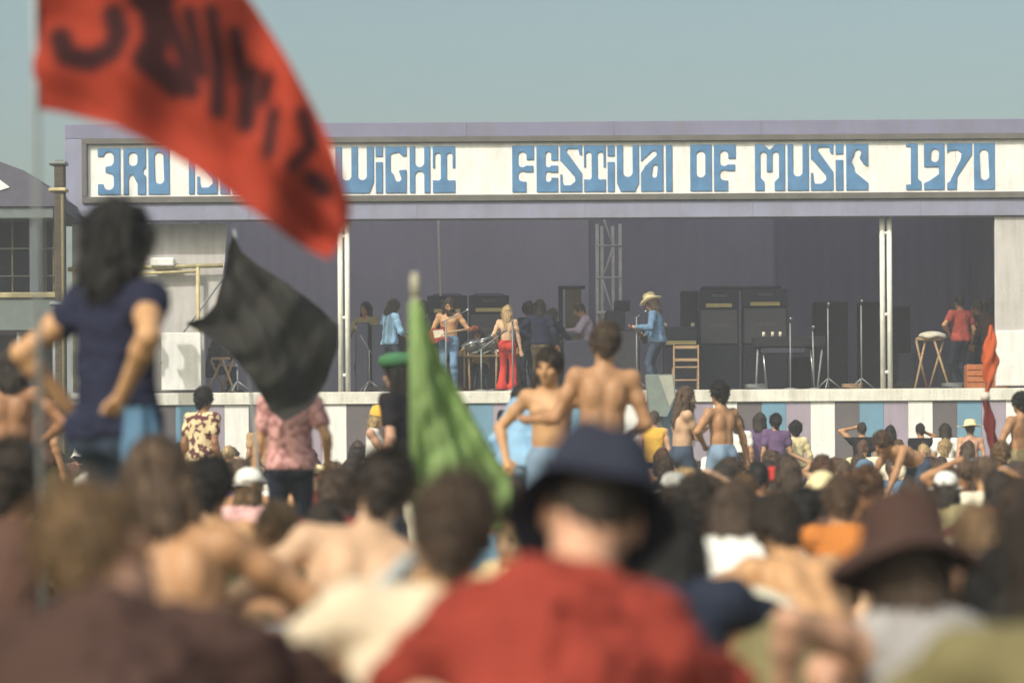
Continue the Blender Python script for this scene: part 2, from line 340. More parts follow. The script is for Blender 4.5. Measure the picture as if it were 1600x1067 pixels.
def hair_mesh(style, seed=0, res=.011):
    key = (style, seed)
    if key in HAIRM: return HAIRM[key]
    cap = [ell((0, -.018, .026), (.086, .104, .108), k=.02)]; sub = [ell((0, .115, -.045), (.062, .075, .098), k=.02)]; amp, fr = .010, (9, 9, 5)
    if style == 'short': cap += [cone((0, -.07, .0), (0, -.075, -.05), .05, .035)]
    if style == 'crop': cap = [ell((0, -.018, .022), (.081, .100, .100), k=.02), cone((0, -.07, .0), (0, -.07, -.03), .04, .03)]; amp = .005
    if style == 'bushy':
        cap = [ell((0, -.025, .03), (.108, .122, .118), k=.02), cone((0, -.06, .0), (0, -.085, -.13), .085, .07, .03, np.array((1., 0, 0)), 1.35), cone((.07, -.02, .02), (.10, -.035, -.10), .045, .035, .03), cone((-.07, -.02, .02), (-.10, -.035, -.10), .045, .035, .03)]
        sub += [ell((0, .05, -.17), (.055, .09, .10), k=.02)]; amp, fr = .022, (14, 14, 7)
    if style == 'mop': cap = [ell((0, -.02, .028), (.092, .107, .110), k=.02), cone((0, -.07, -.02), (0, -.075, -.06), .05, .038)]; amp, fr = .013, (13, 13, 13)
    if style == 'curly': cap = [ell((0, -.02, .028), (.096, .110, .112), k=.02), cone((0, -.07, -.02), (0, -.08, -.08), .055, .04)]; amp, fr = .020, (13, 13, 13)
    if style == 'afro': cap = [ell((0, -.025, .03), (.122, .13, .128), k=.02), cone((0, -.06, -.03), (0, -.07, -.08), .08, .06)]; amp, fr = .022, (12, 12, 12)
    if style in ('shag', 'long'):
        L_ = -.14 if style == 'shag' else -.30; q = .055 if style == 'shag' else .05
        cap += [cone((0, -.065, .02), (0, -.085, L_), .065, q, .03, np.array((1., 0, 0)), 1.5), cone((.062, -.02, .02), (.085, -.03, L_*.8), .038, .034, .03), cone((-.062, -.02, .02), (-.085, -.03, L_*.8), .038, .034, .03)]
        sub += [ell((0, .05, -.17), (.055, .09, .10), k=.02)]; amp = .014; fr = (14, 14, 3)
    if style == 'bob':
        cap += [cone((0, -.05, .0), (0, -.06, -.12), .07, .055, .03, np.array((1., 0, 0)), 1.3), cone((.062, .01, .02), (.08, .01, -.11), .035, .03, .03), cone((-.062, .01, .02), (-.08, .01, -.11), .035, .03, .03), cone((-.04, .075, .05), (.04, .075, .05), .03, .03)]
        sub = [ell((0, .13, -.07), (.056, .08, .09), k=.015)]
        fr = (14, 14, 3)
    if style == 'bald': cap = [ell((0, -.04, -.02), (.082, .085, .06), k=.02)]; amp = .006
    V, Q = implicit(cap, res, noise=lambda X: amp*fbm(X*np.array(fr), 1.0, seed+3), subs=sub, pad=.05)
    V, Q = strands(V, Q, style, seed)
    HAIRM[key] = np_mesh('hair', V, Q, [None]); return HAIRM[key]
def strands(V, Q, style, seed, N=None):
    r_ = np.random.RandomState(seed+50); N = N or {'crop': 500, 'short': 1100, 'bald': 300}.get(style, 3000)
    fc = V[Q].mean(1); fn = np.cross(V[Q[:, 2]]-V[Q[:, 0]], V[Q[:, 3]]-V[Q[:, 1]]); fn /= np.maximum(np.linalg.norm(fn, axis=1), 1e-9)[:, None]
    c0 = np.array((0, -.02, .02)); fl_ = ((fc-c0)*fn).sum(1) < 0; fn[fl_] *= -1
    i = r_.randint(0, len(fc), N); p = fc[i]-fn[i]*.004; n = fn[i]
    curly = style in ('curly', 'afro', 'mop'); L_ = r_.uniform(.025, .075, N)*({'crop': .45, 'bald': .4, 'short': .8, 'mop': .5, 'curly': .55, 'afro': .55, 'bushy': 1.2}.get(style, 1.0)); rnd = r_.normal(size=(N, 3))
    dn = np.array((0, 0, -1.)) if not curly else rnd*.6
    t = dn-(n*dn).sum(1)[:, None]*n; t /= np.maximum(np.linalg.norm(t, axis=1), .2)[:, None]
    t = t+rnd*(.25 if not curly else .2)+n*(r_.uniform(.05, .45, N)[:, None] if not curly else r_.uniform(.3, .9, N)[:, None]); t /= np.linalg.norm(t, axis=1)[:, None]
    VV = []; pts = [p]
    for k in range(3):
        t = t+(np.array((0, 0, -.30)) if not curly else 0)+r_.normal(size=(N, 3))*(.15 if not curly else .55); t /= np.linalg.norm(t, axis=1)[:, None]; pts.append(pts[-1]+t*(L_/3)[:, None])
    sd_ = np.cross(t, n); sd_ /= np.maximum(np.linalg.norm(sd_, axis=1), 1e-6)[:, None]; o = len(V)
    for k, w_ in enumerate((.0042, .0036, .0026, .0006)): VV += [pts[k]-sd_*w_, pts[k]+sd_*w_]
    QQ = []; a = np.arange(N)
    for k in range(3): QQ.append(np.stack([o+a+2*k*N, o+a+(2*k+1)*N, o+a+(2*k+3)*N, o+a+(2*k+2)*N], 1))
    return np.concatenate([V]+VV), np.concatenate([Q]+QQ)
def beard_mesh(L_=.10):
    if ('beard', L_) in HAIRM: return HAIRM[('beard', L_)]
    V, Q = implicit([ell((0, .055, -.085), (.058, .05, .04)), cone((0, .07, -.09), (0, .075, -.09-L_), .04, .02, .03, np.array((1., 0, 0)), 1.3), cone((.05, .02, -.04), (.06, .0, -.08), .02, .02), cone((-.05, .02, -.04), (-.06, .0, -.08), .02, .02)], .010, noise=lambda X: .008*fbm(X*14, 1, 5), subs=[ell((0, .115, -.052), (.028, .03, .012))])
    V, Q = strands(V, Q, 'shag', 9, 500)
    HAIRM[('beard', L_)] = np_mesh('beard', V, Q, [None]); return HAIRM[('beard', L_)]
def hat_mb(kind):
    mb = MB()
    if kind == 'bucket':
        mb.lathe([(0, .15), (.06, .148), (.085, .135), (.098, .09), (.108, .035), (.112, .02), (.128, .0), (.150, -.045), (.151, -.05), (.125, -.01), (.105, .012), (.09, .04)], n=36, fn=lambda p, a, r: (p.x*(1+.03*math.sin(3*a)), p.y*1.08, p.z+(.014*math.sin(2*a+1)+.008*math.sin(5*a))*min(1, r/.12)+.02*(r > .12)*math.sin(a+2)))
    if kind == 'floppy':
        mb.lathe([(0, .14), (.05, .145), (.085, .12), (.10, .07), (.108, .02), (.14, .003), (.175, -.02), (.20, -.05), (.201, -.054), (.17, -.03), (.11, .01), (.09, .03)], n=36, fn=lambda p, a, r: (p.x, p.y*1.05, p.z+(.02*math.sin(3*a+.5)+.012*math.sin(2*a))*max(0, (r-.1)/.12)))
    if kind == 'cowboy':
        mb.lathe([(0, .135), (.04, .155), (.072, .16), (.092, .13), (.098, .06), (.106, .02), (.125, .012), (.15, .02), (.175, .035), (.176, .029), (.15, .01), (.10, .008), (.09, .03)], n=36, fn=lambda p, a, r: (p.x*(.92 if r > .11 else 1), p.y*1.1, p.z+(abs(math.cos(a))**2*.055-.02*abs(math.sin(a)))*max(0, (r-.1)/.1)-(.03*(abs(p.x) < .03 and r < .08))))
    if kind == 'straw':
        mb.lathe([(0, .12), (.05, .125), (.085, .11), (.10, .06), (.106, .015), (.14, .005), (.19, .0), (.22, .01), (.221, .004), (.15, -.003), (.10, .006), (.09, .03)], n=32, fn=lambda p, a, r: (p.x, p.y*1.08, p.z+.01*math.sin(3*a)*max(0, (r-.1)/.1)))
    if kind == 'cap':
        mb.lathe([(0, .112), (.04, .108), (.075, .085), (.093, .04), (.097, 0), (.09, 0)], n=28, fn=lambda p, a, r: (p.x, p.y*1.12-.01, p.z+.015))
        mb.lathe([(.088, .012), (.10, .01), (.16, -.004), (.161, -.009), (.10, .004), (.088, .006)], n=28, fn=lambda p, a, r: (p.x*.85, (p.y if p.y > 0 else p.y*.55)*1.12, p.z))
    if kind == 'beanie':
        mb.lathe([(0, .125), (.04, .12), (.08, .095), (.099, .04), (.102, .0), (.105, -.012), (.098, -.015), (.09, .01)], n=28, fn=lambda p, a, r: (p.x, p.y*1.12-.01, p.z+.015))
    if kind == 'beret':
        mb.lathe([(0, .10), (.07, .11), (.12, .085), (.135, .05), (.115, .02), (.097, .0), (.09, .01)], n=28, fn=lambda p, a, r: (p.x, p.y*1.1, p.z+.02))
    if kind == 'band':
        mb.lathe([(.094, .03), (.097, .032), (.097, .058), (.093, .06), (.086, .05), (.09, .03)], n=28, fn=lambda p, a, r: (p.x, p.y*1.15-.012, p.z))
    return mb
def mat4(c, Rm):
    M = Matrix.Identity(4)
    for i in range(3):
        for j in range(3): M[i][j] = float(Rm[i][j])
        M[i][3] = float(c[i])
    return M
def setm(o, m):
    for s_ in o.material_slots: s_.link = 'OBJECT'; s_.material = m
PARTS = {}
def part_meshes(P, key, res, g, fem, fat, top, bottom, hands, face, flare, bare_detail, fold=.012):
    ck = (key, res, g, fem, fat, top, bottom)
    if key and ck in PARTS: return PARTS[ck]
    J = skeleton(P, g); out = {'J': J}
    tp = torso_prims(J, g, fem, fat)
    body = tp+[q for k in 'LR' for q in arm_prims(J, k)+leg_prims(J, k)]+head_prims(J, face)
    foots = [q for k in 'LR' for q in foot_prims(J, k)]
    if P['p'][2] > .5 or face or bottom in (None, 'shorts') or True: body += foots
    subs = []; B, R1 = J['B'], J['R1']; A = lambda v: B+R1 @ np.array(v)
    if top is None and bare_detail:
        body += [ell(A((s*.075, -.082, .20)), (.048, .030, .075), R1, .04) for s in (-1, 1)]
        if not fem: body += [ell(A((s*.068, .085, .215)), (.068, .032, .045), R1, .03) for s in (-1, 1)]
        subs = [cone(A((0, -.128, -.05)), A((0, -.132, .28)), .020, .018, .04)]
    if not hands:
        for k in 'LR':
            d = J[k+'W']-J[k+'E']; d /= np.linalg.norm(d); body += [cone(J[k+'W'], J[k+'W']+d*.07, .028, .03, .02), cone(J[k+'W']+d*.07, J[k+'W']+d*.13, .026, .015, .02)]
    V, Q = implicit(body, res, subs=subs)
    if hands:
        for i, k in enumerate('LR'):
            hv, hq = hand_mesh(J[k+'W'], J[k+'E'], curl=P.get('curl', 30), s=(-1, 1)[i]); Q = np.concatenate([Q, hq+len(V)]); V = np.concatenate([V, hv])
    mi = None
    if face:
        c, Rm = J['hc'], J['R2']; L_ = (V[Q].mean(1)-c) @ Rm; mi = np.zeros(len(Q), int)
        for s in (-1, 1):
            mi[(((L_-np.array((s*.031, .088, .002)))/np.array((.013, .02, .008)))**2).sum(1) < 1] = 1
            mi[(((L_-np.array((s*.033, .09, .026)))/np.array((.020, .02, .006)))**2).sum(1) < 1] = 1
        mi[(((L_-np.array((0, .095, -.060)))/np.array((.022, .02, .007)))**2).sum(1) < 1] = 2
    out['body'] = np_mesh('person', V, Q, [None, EYE, LIP] if face else [None], mi)
    fold_n = lambda sd_: (lambda X: np.maximum(-.006, fold*(fbm(X*np.array((1, 1, .6)), 3.2, sd_, 3)+.9*(.35-np.abs(fbm(X*np.array((1, 1, 1.5)), 5.5, sd_+7, 2))))))
    p, R0 = J['p'], J['R0']
    if top:
        ar = {'tee': .27, 'cap_sleeve': .16, 'long': .97, 'tank': 0, 'roll': .62}[top]
        tpp = tp+([q for k in 'LR' for q in arm_prims(J, k, ar)] if ar else [ell(J[k+'S']*.8+A((0, 0, .3))*.2, (.04, .045, .05)) for k in 'LR'])
        tpp = tpp+[cone(p+R0 @ np.array((-.05, 0, -.02)), p+R0 @ np.array((.05, 0, -.02)), .12*fat, .12*fat, .04)]
        V, Q = implicit(tpp, res, infl=.017, noise=fold_n(len(PARTS)+2), planes=[(p+R0 @ np.array((0, 0, -.07)), -R0[:, 2]), (A((0, 0, .375)), R1[:, 2])], subs=[cone(J['nb']+R1 @ np.array((0, .02, -.04)), J['hc'], .058, .06, .01)] if ar else [cone(A((0, .05, .30)), A((0, .05, .42)), .075, .075, .02)])
        out['top'] = np_mesh('shirt', V, Q, [None])
    if bottom:
        up = {'long': .97, 'shorts': .32}[bottom]
        bp = tp[:4]+[q for k in 'LR' for q in leg_prims(J, k, up, flare)]
        V, Q = implicit(bp, res, infl=.010, noise=(lambda X: fold*.6*fbm(X*np.array((1, 1, .8)), 4, 9, 3)), planes=[(p+R0 @ np.array((0, 0, .075)), R0[:, 2])])
        out['bottom'] = np_mesh('trousers', V, Q, [None])
        if bottom == 'long':
            V, Q = implicit(foots, res, infl=.008); out['shoes'] = np_mesh('shoes', V, Q, [None])
    if key: PARTS[ck] = out
    return out
SHOE = cmat('shoe_leather', (60, 45, 35)); HATM = {}
PEOPLE = []
def person(label, px, py, Y, pose='sit_knees', rz=0, hair=('short', 'dark'), skin='tan', top=None, bottom=None, hat=None, beard=None,
           res=.015, g=1.0, fem=0, fat=1.0, hands=True, face=False, flare=0, mod=None, z0=0.0, group=None, key=None, cat='person', scale=None, shoes=True, loc=None, fold=.012, hseed=None):
    """top = (kind, material), bottom = (kind, material); py is the photo row of the top of the head"""
    P = dict(POSE[pose]); P.update(mod or {})
    pm = part_meshes(P, key, res, g, fem, fat, top[0] if top else None, bottom[0] if bottom else None, hands, face, flare, True, fold)
    J = pm['J']; zt = J['hc'][2]+.125
    if hair and hair[0] == 'afro': zt += .03
    if hat: zt += .03
    X = PX(px, Y)
    sc = scale or min(1.12, max(.87, (PZ(py, Y)-z0)/zt))
    M = Matrix.Translation(Vector((X, Y, z0))) @ Matrix.Rotation(R(rz), 4, 'Z') @ Matrix.Scale(sc, 4)
    hx = M @ Vector(J['hc'])                        # bring the head, not the hips, under px
    if loc is None: M = Matrix.Translation(Vector((X-hx.x, Y-hx.y, 0))) @ M
    o = bpy.data.objects.new('person', pm['body']); COL.objects.link(o); o.matrix_world = M
    sl = o.material_slots; sl[0].link = 'OBJECT'; sl[0].material = SKIN[skin]
    tag(o, label, cat, group)
    hm = mat4(J['hc'], J['R2'])
    def child(name, me, m, local=None, **k):
        c = bpy.data.objects.new(name, me); COL.objects.link(c); c.parent = o
        if local is not None: c.matrix_local = local
        setm(c, m); return tag(c, **k)
    if top: child('shirt', pm['top'], top[1])
    if bottom: child('shorts' if bottom[0] == 'shorts' else 'trousers', pm['bottom'], bottom[1])
    if 'shoes' in pm and shoes: child('shoes', pm['shoes'], SHOE)
    if hair: child('hair', hair_mesh(hair[0], ((len(PEOPLE)*7 % 3) if hseed is None else hseed)), HAIR[hair[1]], hm)
    if beard: child('beard', beard_mesh(beard[0]), HAIR[beard[1]], hm)
    if hat:
        if hat[0] not in HATM:
            ho = hat_mb(hat[0]).build('hat', None); HATM[hat[0]] = ho.data; bpy.data.objects.remove(ho)
        hz = {'bucket': .022, 'floppy': .015, 'cowboy': .03, 'straw': .03, 'cap': .012, 'beanie': .01, 'beret': .02, 'band': 0}[hat[0]]
        child({'band': 'headband', 'cap': 'cap'}.get(hat[0], 'hat'), HATM[hat[0]], hat[1], hm @ Matrix.Translation((0, -.012, hz)) @ Matrix.Rotation(R(hat[2] if len(hat) > 2 else 0), 4, 'X') @ Matrix.Scale(1.08 if hat[0] in ('cap', 'beanie', 'band') else .90 if hat[0] == 'bucket' else 1.10, 4) @ Matrix.Diagonal((1.15 if hat[0] == 'bucket' else 1, 1.1 if hat[0] == 'bucket' else 1, 1, 1)))
    PEOPLE.append((X, Y, label))
    o['_'] = 0; del o['_']
    return o, J, M, sc

# ------------------------------------------------------------------ ground
def ground():
    n = 60; me = bpy.data.meshes.new('ground'); xs = np.concatenate([[-1500, -300, -80], np.linspace(-30, 30, n), [80, 300, 1500]]); ys = np.concatenate([[-50], np.linspace(0, 52, n), [100, 400, 2500]])
    V = [(x, y, (.02*math.sin(x*1.3+y)+.015*math.sin(y*2.1-x*.7)-.02 if abs(x) < 28 and 0 < y < 49 else -.02)) for y in ys for x in xs]; m = len(xs)
    Q = [(j*m+i, j*m+i+1, (j+1)*m+i+1, (j+1)*m+i) for j in range(len(ys)-1) for i in range(m-1)]
    me.from_pydata(V, [], Q); me.materials.append(mat('trampled_grass', (.10, .095, .045), rough=1, var=.45, scale=.9, bump=1, bscale=25)); link('ground', me, kind='structure')
ground()

# ------------------------------------------------------------------ the stage
YF = 50.0; ZF = PZ(609, YF)
X0, X1 = PX(105, YF), PX(1720, YF)
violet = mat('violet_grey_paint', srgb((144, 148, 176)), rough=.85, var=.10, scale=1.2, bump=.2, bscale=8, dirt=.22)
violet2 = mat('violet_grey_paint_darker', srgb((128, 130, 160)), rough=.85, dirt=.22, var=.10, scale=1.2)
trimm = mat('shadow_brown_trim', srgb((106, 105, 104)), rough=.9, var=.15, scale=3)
white = mat('white_board_paint', (.88, .89, .90), rough=.75, var=.04, dirt=.16, scale=2.5, bump=.15, bscale=12)
creamw = mat('cream_canvas_wall', srgb((200, 198, 200)), rough=.9, dirt=.22, var=.05, scale=1.5)
stage = empty('festival_stage', (PX(800, YF), YF, 0), label='large open festival stage with violet-grey header frame and striped front boards', cat='stage')
def SB(name, m, px0, px1, py0, py1, y0, y1, parent=stage, b=.01, **k):
    """box given by photo columns and rows measured on the stage front plane, and real depth"""
    x0, x1, z1, z0 = PX(px0, YF), PX(px1, YF), PZ(py0, YF), PZ(py1, YF); mb = MB()
    mb.box(((x0+x1)/2, (y0+y1)/2, (z0+z1)/2), (x1-x0, y1-y0, z1-z0), b)
    o = mb.build(name, m, None, **k)
    if parent is not None: o.parent = parent; o.matrix_parent_inverse = Matrix.Translation(-parent.location)
    return o
def adopt(o, parent):
    o.parent = parent; bpy.context.view_layer.update(); o.matrix_parent_inverse = parent.matrix_world.inverted(); return o
# header frame: top rail, bottom rail, rounded left end, brown inner trim with shadow put into its colour
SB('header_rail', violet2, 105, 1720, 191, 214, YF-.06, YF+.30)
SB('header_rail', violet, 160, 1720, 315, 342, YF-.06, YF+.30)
SB('header_rail', violet, 105, 132, 214, 300, YF-.06, YF+.30)
mb = MB()                                        # rounded lower-left corner
pts = []; cx_, cz_, r_ = PX(160, YF), PZ(287, YF), 55/80
ring = [(PX(105, YF), PZ(287, YF))]+[(cx_-r_*math.cos(a), cz_-r_*math.sin(a)) for a in [R(x) for x in range(10, 90, 10)]]+[(PX(160, YF), PZ(342, YF)), (PX(160, YF), PZ(309, YF)), (PX(132, YF), PZ(300, YF)), (PX(132, YF), PZ(287, YF))]
n_ = len(ring); mb.add([(x, YF-.063, z) for x, z in ring]+[(x, YF+.297, z) for x, z in ring], [tuple(range(n_)), tuple(range(2*n_-1, n_-1, -1))]+[(i, (i+1) % n_, n_+(i+1) % n_, n_+i) for i in range(n_)])
adopt(mb.build('rounded_corner', violet, None), stage)
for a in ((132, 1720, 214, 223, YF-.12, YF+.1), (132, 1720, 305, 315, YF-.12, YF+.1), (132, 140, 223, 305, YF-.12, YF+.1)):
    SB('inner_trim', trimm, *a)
for k in range(5):                               # vertical joints where header boards meet
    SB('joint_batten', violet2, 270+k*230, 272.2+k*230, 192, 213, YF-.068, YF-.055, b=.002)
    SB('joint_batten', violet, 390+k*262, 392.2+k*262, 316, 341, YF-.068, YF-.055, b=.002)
sign = empty('sign_board', (0, 0, 0)); sign.parent = stage; sign.matrix_parent_inverse = Matrix.Translation(-stage.location)
sign['label'] = 'long white name board with blue block lettering'
for k in range(7):                               # white boards butted end to end
    a = 140+k*226; o = SB('white_panel', white, a+.15, min(1720, a+226)-.15, 223, 305, YF-.02, YF+.03, parent=None, b=.004); o.parent = sign
    a = PZ(264, YF)
blue = mat('sign_blue_paint', srgb((84, 132, 180)), rough=.7, var=.16, dirt=.12, scale=3.5)
G = {}
def cap(x0, y0, x1, y1, r): return ('k', x0, y0, x1, y1, r)
def bx(x0, y0, x1, y1): return ('b', x0, y0, x1, y1)
def pg(*p): return ('p', p)
def s_cuts(o): return [pg((o+10.5, 9), (o+13, 5), (o+29, 5), (o+31, 14), (o+37, 17), (o+37, 46), (o+30, 36)), pg((o-2, 22), (o+3, 25), (o+24, 49), (o+24.5, 56), (o+17, 62), (o+7, 62), (o+4.5, 56), (o+4, 45), (o-2, 45))]
def f_cuts(o): return [cap(o+16, 16, o+16, 27, 6.5), bx(o+16, 22, o+40, 31), cap(o+16, 46, o+16, 49, 6.5), bx(o+16, 41, o+40, 56), bx(o+22, 50, o+40, 80), bx(o+33, 30, o+40, 45)]
def t_cuts(o): return [cap(o+8.5, 15, o+8.5, 49, 4.5), bx(o-3, 34, o+9, 53), cap(o+27, 15, o+27, 49, 4.5), bx(o+27, 34, o+40, 53)]
def e_cuts(o): return [cap(o+18.5, 14, o+18.5, 29, 4.5), bx(o+18, 23, o+40, 31), cap(o+18.5, 45, o+18.5, 52, 4.5), bx(o+18, 42, o+40, 50)]
LET = [
 (156, 191, [cap(173, 14, 173, 20, 8), cap(173, 47, 173, 57, 8), bx(150, 13, 168, 53), bx(150, 15, 171, 29), bx(150, 38, 171, 56)]),
 (196, 231, [cap(211, 14, 211, 21, 7), pg((204, 80), (204, 48), (207, 42), (211, 42), (218, 56), (218, 80)), cap(232, 36, 232, 38, 5)]),
 (235, 268, [cap(251.5, 14, 252.5, 49, 7)]),
 (298, 307, []), (311, 343, s_cuts(311)), (347, 362, [bx(356, -5, 370, 50)]), (366, 396, e_cuts(363)),
 (420, 453, [cap(436.5, 16, 436.5, 44, 7)]), (457, 491, f_cuts(457)),
 (527, 587, [cap(544.5, -20, 544.5, 45, 7.5), cap(569, -20, 569, 45, 7), pg((589, 50), (578.5, 76), (592, 76)), pg((525, 50), (536, 76), (522, 76))]),
 (590, 601, [bx(580, 15.5, 610, 24)]),
 (605, 638, [cap(620, 17, 620, 36, 7), cap(620, 36, 625, 50, 4.8), pg((613, 12), (626, 9), (632, 15), (645, 15), (645, 36), (622, 37)), ]),
 (643, 675, [cap(658.5, -20, 658.5, 25, 7.2), cap(658.5, 46, 658.5, 95, 7.2)]),
 (679, 714, t_cuts(678.5)),
 (803, 837, f_cuts(803)), (841, 874.5, e_cuts(841)), (878, 912, s_cuts(877)), (915, 949, t_cuts(914)), (952, 963, [bx(945, 17, 970, 26)]),
 (966.5, 1001, [cap(983.5, -20, 983.5, 42, 7.5), pg((960, 44), (974.5, 78), (960, 78)), pg((1007, 44), (992.5, 78), (1007, 78))]),
 (1004, 1039, [cap(1000, 36, 1024, 14, 4.8), pg((1000, 24), (1000, 50), (1010, 34)), cap(1026.5, 35, 1025, 47, 4)]),
 (1043, 1053, []), (1081, 1114.5, [cap(1097.5, 17, 1097.5, 44, 7)]), (1118, 1152, f_cuts(1118)),
 (1182, 1229, [pg((1191, -5), (1205, 9), (1219, -5)), cap(1195.5, 17, 1195.5, 50, 5), cap(1214.5, 17, 1214.5, 50, 5), pg((1191, 43), (1219, 43), (1219, 52), (1212.5, 59), (1212.5, 80), (1197, 80), (1197, 59), (1191, 52))]),
 (1233, 1266, [cap(1249, -20, 1249, 43, 7.3)]), (1269.5, 1304.5, s_cuts(1269)), (1308, 1320, [bx(1300, 16, 1330, 25)]),
 (1324.5, 1359, [cap(1343, 14, 1339, 26, 5), cap(1339, 26, 1345, 40, 6), cap(1345, 40, 1362, 54, 7.5), pg((1344, 20), (1352, 32), (1364, 38), (1364, 56), (1346, 44))]),
 (1418, 1442, [bx(1410, 5, 1425.5, 64), bx(1436, -10, 1450, 50), pg((1436, 48), (1436, 55), (1446, 63), (1446, 48))]),
 (1446, 1478, [cap(1463.5, 15, 1463, 23, 6.2), pg((1436, 37), (1469, 37), (1469.5, 48), (1455, 58), (1440, 65))]),
 (1482, 1521, [pg((1478, 20), (1486, 12), (1499, 10.5), (1505, 16), (1503, 26), (1486, 60), (1478, 64)), pg((1524, 12), (1518, 22), (1498, 52), (1496.5, 80), (1524, 80))]),
 (1524, 1556.5, [cap(1539.5, 17, 1541, 51, 6.8)]),
]
def poly_d(X, Y_, P):
    P = [np.array(p, float) for p in P]; d = np.full(X.shape, 1e9); ins = np.zeros(X.shape, bool)
    for i in range(len(P)):
        a, b = P[i], P[(i+1) % len(P)]; e = b-a; t = np.clip(((X-a[0])*e[0]+(Y_-a[1])*e[1])/(e @ e), 0, 1)
        d = np.minimum(d, np.hypot(X-a[0]-e[0]*t, Y_-a[1]-e[1]*t))
        c = ((a[1] > Y_) != (b[1] > Y_)) & (X < e[0]*(Y_-a[1])/(e[1] if e[1] else 1e-9)+a[0]); ins ^= c
    return np.where(ins, -d, d)
for x0, x1, cuts in LET:
    h = 72.5; r_ = .62; gx = np.arange(x0-2, x1+2, r_); gy = np.arange(-2, h+2, r_); X, Y_ = np.meshgrid(gx, gy, indexing='ij')
    d = np.maximum(np.abs(X-(x0+x1)/2)-(x1-x0)/2, np.abs(Y_-h/2)-h/2)
    for c in cuts:
        if c[0] == 'k':
            a = np.array(c[1:3], float); e = np.array(c[3:5], float)-a; t = np.clip(((X-a[0])*e[0]+(Y_-a[1])*e[1])/max(e @ e, 1e-6), 0, 1); q = np.hypot(X-a[0]-e[0]*t, Y_-a[1]-e[1]*t)-c[5]
        elif c[0] == 'b': q = np.maximum(np.abs(X-(c[1]+c[3])/2)-(c[3]-c[1])/2, np.abs(Y_-(c[2]+c[4])/2)-(c[4]-c[2])/2)
        else: q = poly_d(X, Y_, c[1])
        d = np.maximum(d, -q)
    gz = np.array([-1.5, -.5, .5, 1.5]); D = np.maximum(d[:, :, None], (np.abs(gz)-1.0)[None, None, :]+0*d[:, :, None])
    V, Q = surface_nets(D, np.array((0., 0, 0)), 1.0)
    W = np.stack([(gx[0]+V[:, 0]*r_-800)/80, YF-.035+(V[:, 2]-1.5)*.010, HC+(H0-(228.5+gy[0]+V[:, 1]*r_))/80], 1)
    link('letter', np_mesh('letter', W, Q, [blue], smooth=False), sign)
# stage edge and striped front boards
SB('stage_edge_beam', mat('edge_beam_white', (.82, .82, .77), rough=.8, dirt=.3, var=.06, scale=2), 95, 1720, 611, 630, YF-.05, YF+.10)
stripe = [white, mat('stripe_charcoal', srgb((104, 99, 106)), dirt=.20, var=.08, scale=2.5), mat('stripe_sky_blue', srgb((112, 156, 186)), dirt=.20, var=.07, scale=2.5), mat('stripe_mauve', srgb((166, 156, 176)), dirt=.20, var=.07, scale=2.5)]
x = 351-152.7*2; k = 0; zb = H0+HC*80
while x < 1715:
    if x+38.2 > 100: SB('stripe_board', stripe[k % 4], max(x, 100)+.15, x+38.17-.15, 630.5, zb+3, YF+.0+.006*((k*7) % 3), YF+.04+.006*((k*7) % 3), b=.004)
    x += 38.17; k += 1
# deck planks, walls, roof
wood = mat('deck_boards', (.27, .23, .20), rough=.9, var=.3, scale=5, stretch=(1, 8, 1))
for k in range(27):
    a = X0+k*(X1-X0)/27; mb = MB(); mb.box((a+(X1-X0)/54, YF+6, ZF-.04), ((X1-X0)/27-.012, 11.9, .05), .004); adopt(mb.build('deck_board', wood), stage)
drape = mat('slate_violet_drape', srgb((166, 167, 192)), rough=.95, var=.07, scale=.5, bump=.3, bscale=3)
def drape_wall(name, x0, x1, y0, y1, z0, z1, m, folds=60, amp=.03, nz=8):
    n = folds*6; V = []; ln = math.hypot(x1-x0, y1-y0); nx_, ny_ = -(y1-y0)/ln, (x1-x0)/ln
    for j in range(nz+1):
        for i in range(n+1):
            t = i/n; o = amp*(math.sin(t*folds*2*math.pi)+.5*math.sin(t*folds*3.7+j*.2)); V.append((x0+(x1-x0)*t+nx_*o, y0+(y1-y0)*t+ny_*o, z0+(z1-z0)*j/nz))
    Q = [(j*(n+1)+i, j*(n+1)+i+1, (j+1)*(n+1)+i+1, (j+1)*(n+1)+i) for j in range(nz) for i in range(n)]
    me = np_mesh(name, V, Q, [m]); o = link(name, me); return adopt(o, stage)
XL, XR = PX(338, YF), PX(1557, YF)
d2 = mat('slate_drape_part_shade', srgb((138, 139, 166)), rough=.95, var=.07, scale=.5); d3 = mat('slate_drape_deep_shade', srgb((110, 111, 140)), rough=.95, var=.07, scale=.5)  # interior's dimming towards the right is put into these cloth colours
dx = (XR-XL+2.7)
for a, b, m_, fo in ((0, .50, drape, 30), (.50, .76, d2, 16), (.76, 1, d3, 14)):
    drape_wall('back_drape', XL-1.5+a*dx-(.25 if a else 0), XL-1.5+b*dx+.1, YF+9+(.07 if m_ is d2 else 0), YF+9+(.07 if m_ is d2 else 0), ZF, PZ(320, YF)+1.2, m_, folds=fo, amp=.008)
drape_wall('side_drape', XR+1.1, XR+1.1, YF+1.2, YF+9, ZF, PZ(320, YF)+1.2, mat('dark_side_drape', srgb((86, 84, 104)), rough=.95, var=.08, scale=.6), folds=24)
drape_wall('side_drape', XL-1.4, XL-1.4, YF+1.2, YF+9, ZF, PZ(320, YF)+1.2, drape, folds=24)
mb = MB(); xr = [PX(106, YF)+i*(PX(1719, YF)-PX(106, YF))/30 for i in range(31)]      # unseen canvas roof, one sagging sheet made translucent to brighten the interior
V = [(x_, YF+.31+j*.91, PZ(196, YF)-.12*math.sin(j/10*math.pi)-.03*math.sin(i*math.pi/3)**2) for j in range(11) for i, x_ in enumerate(xr)]
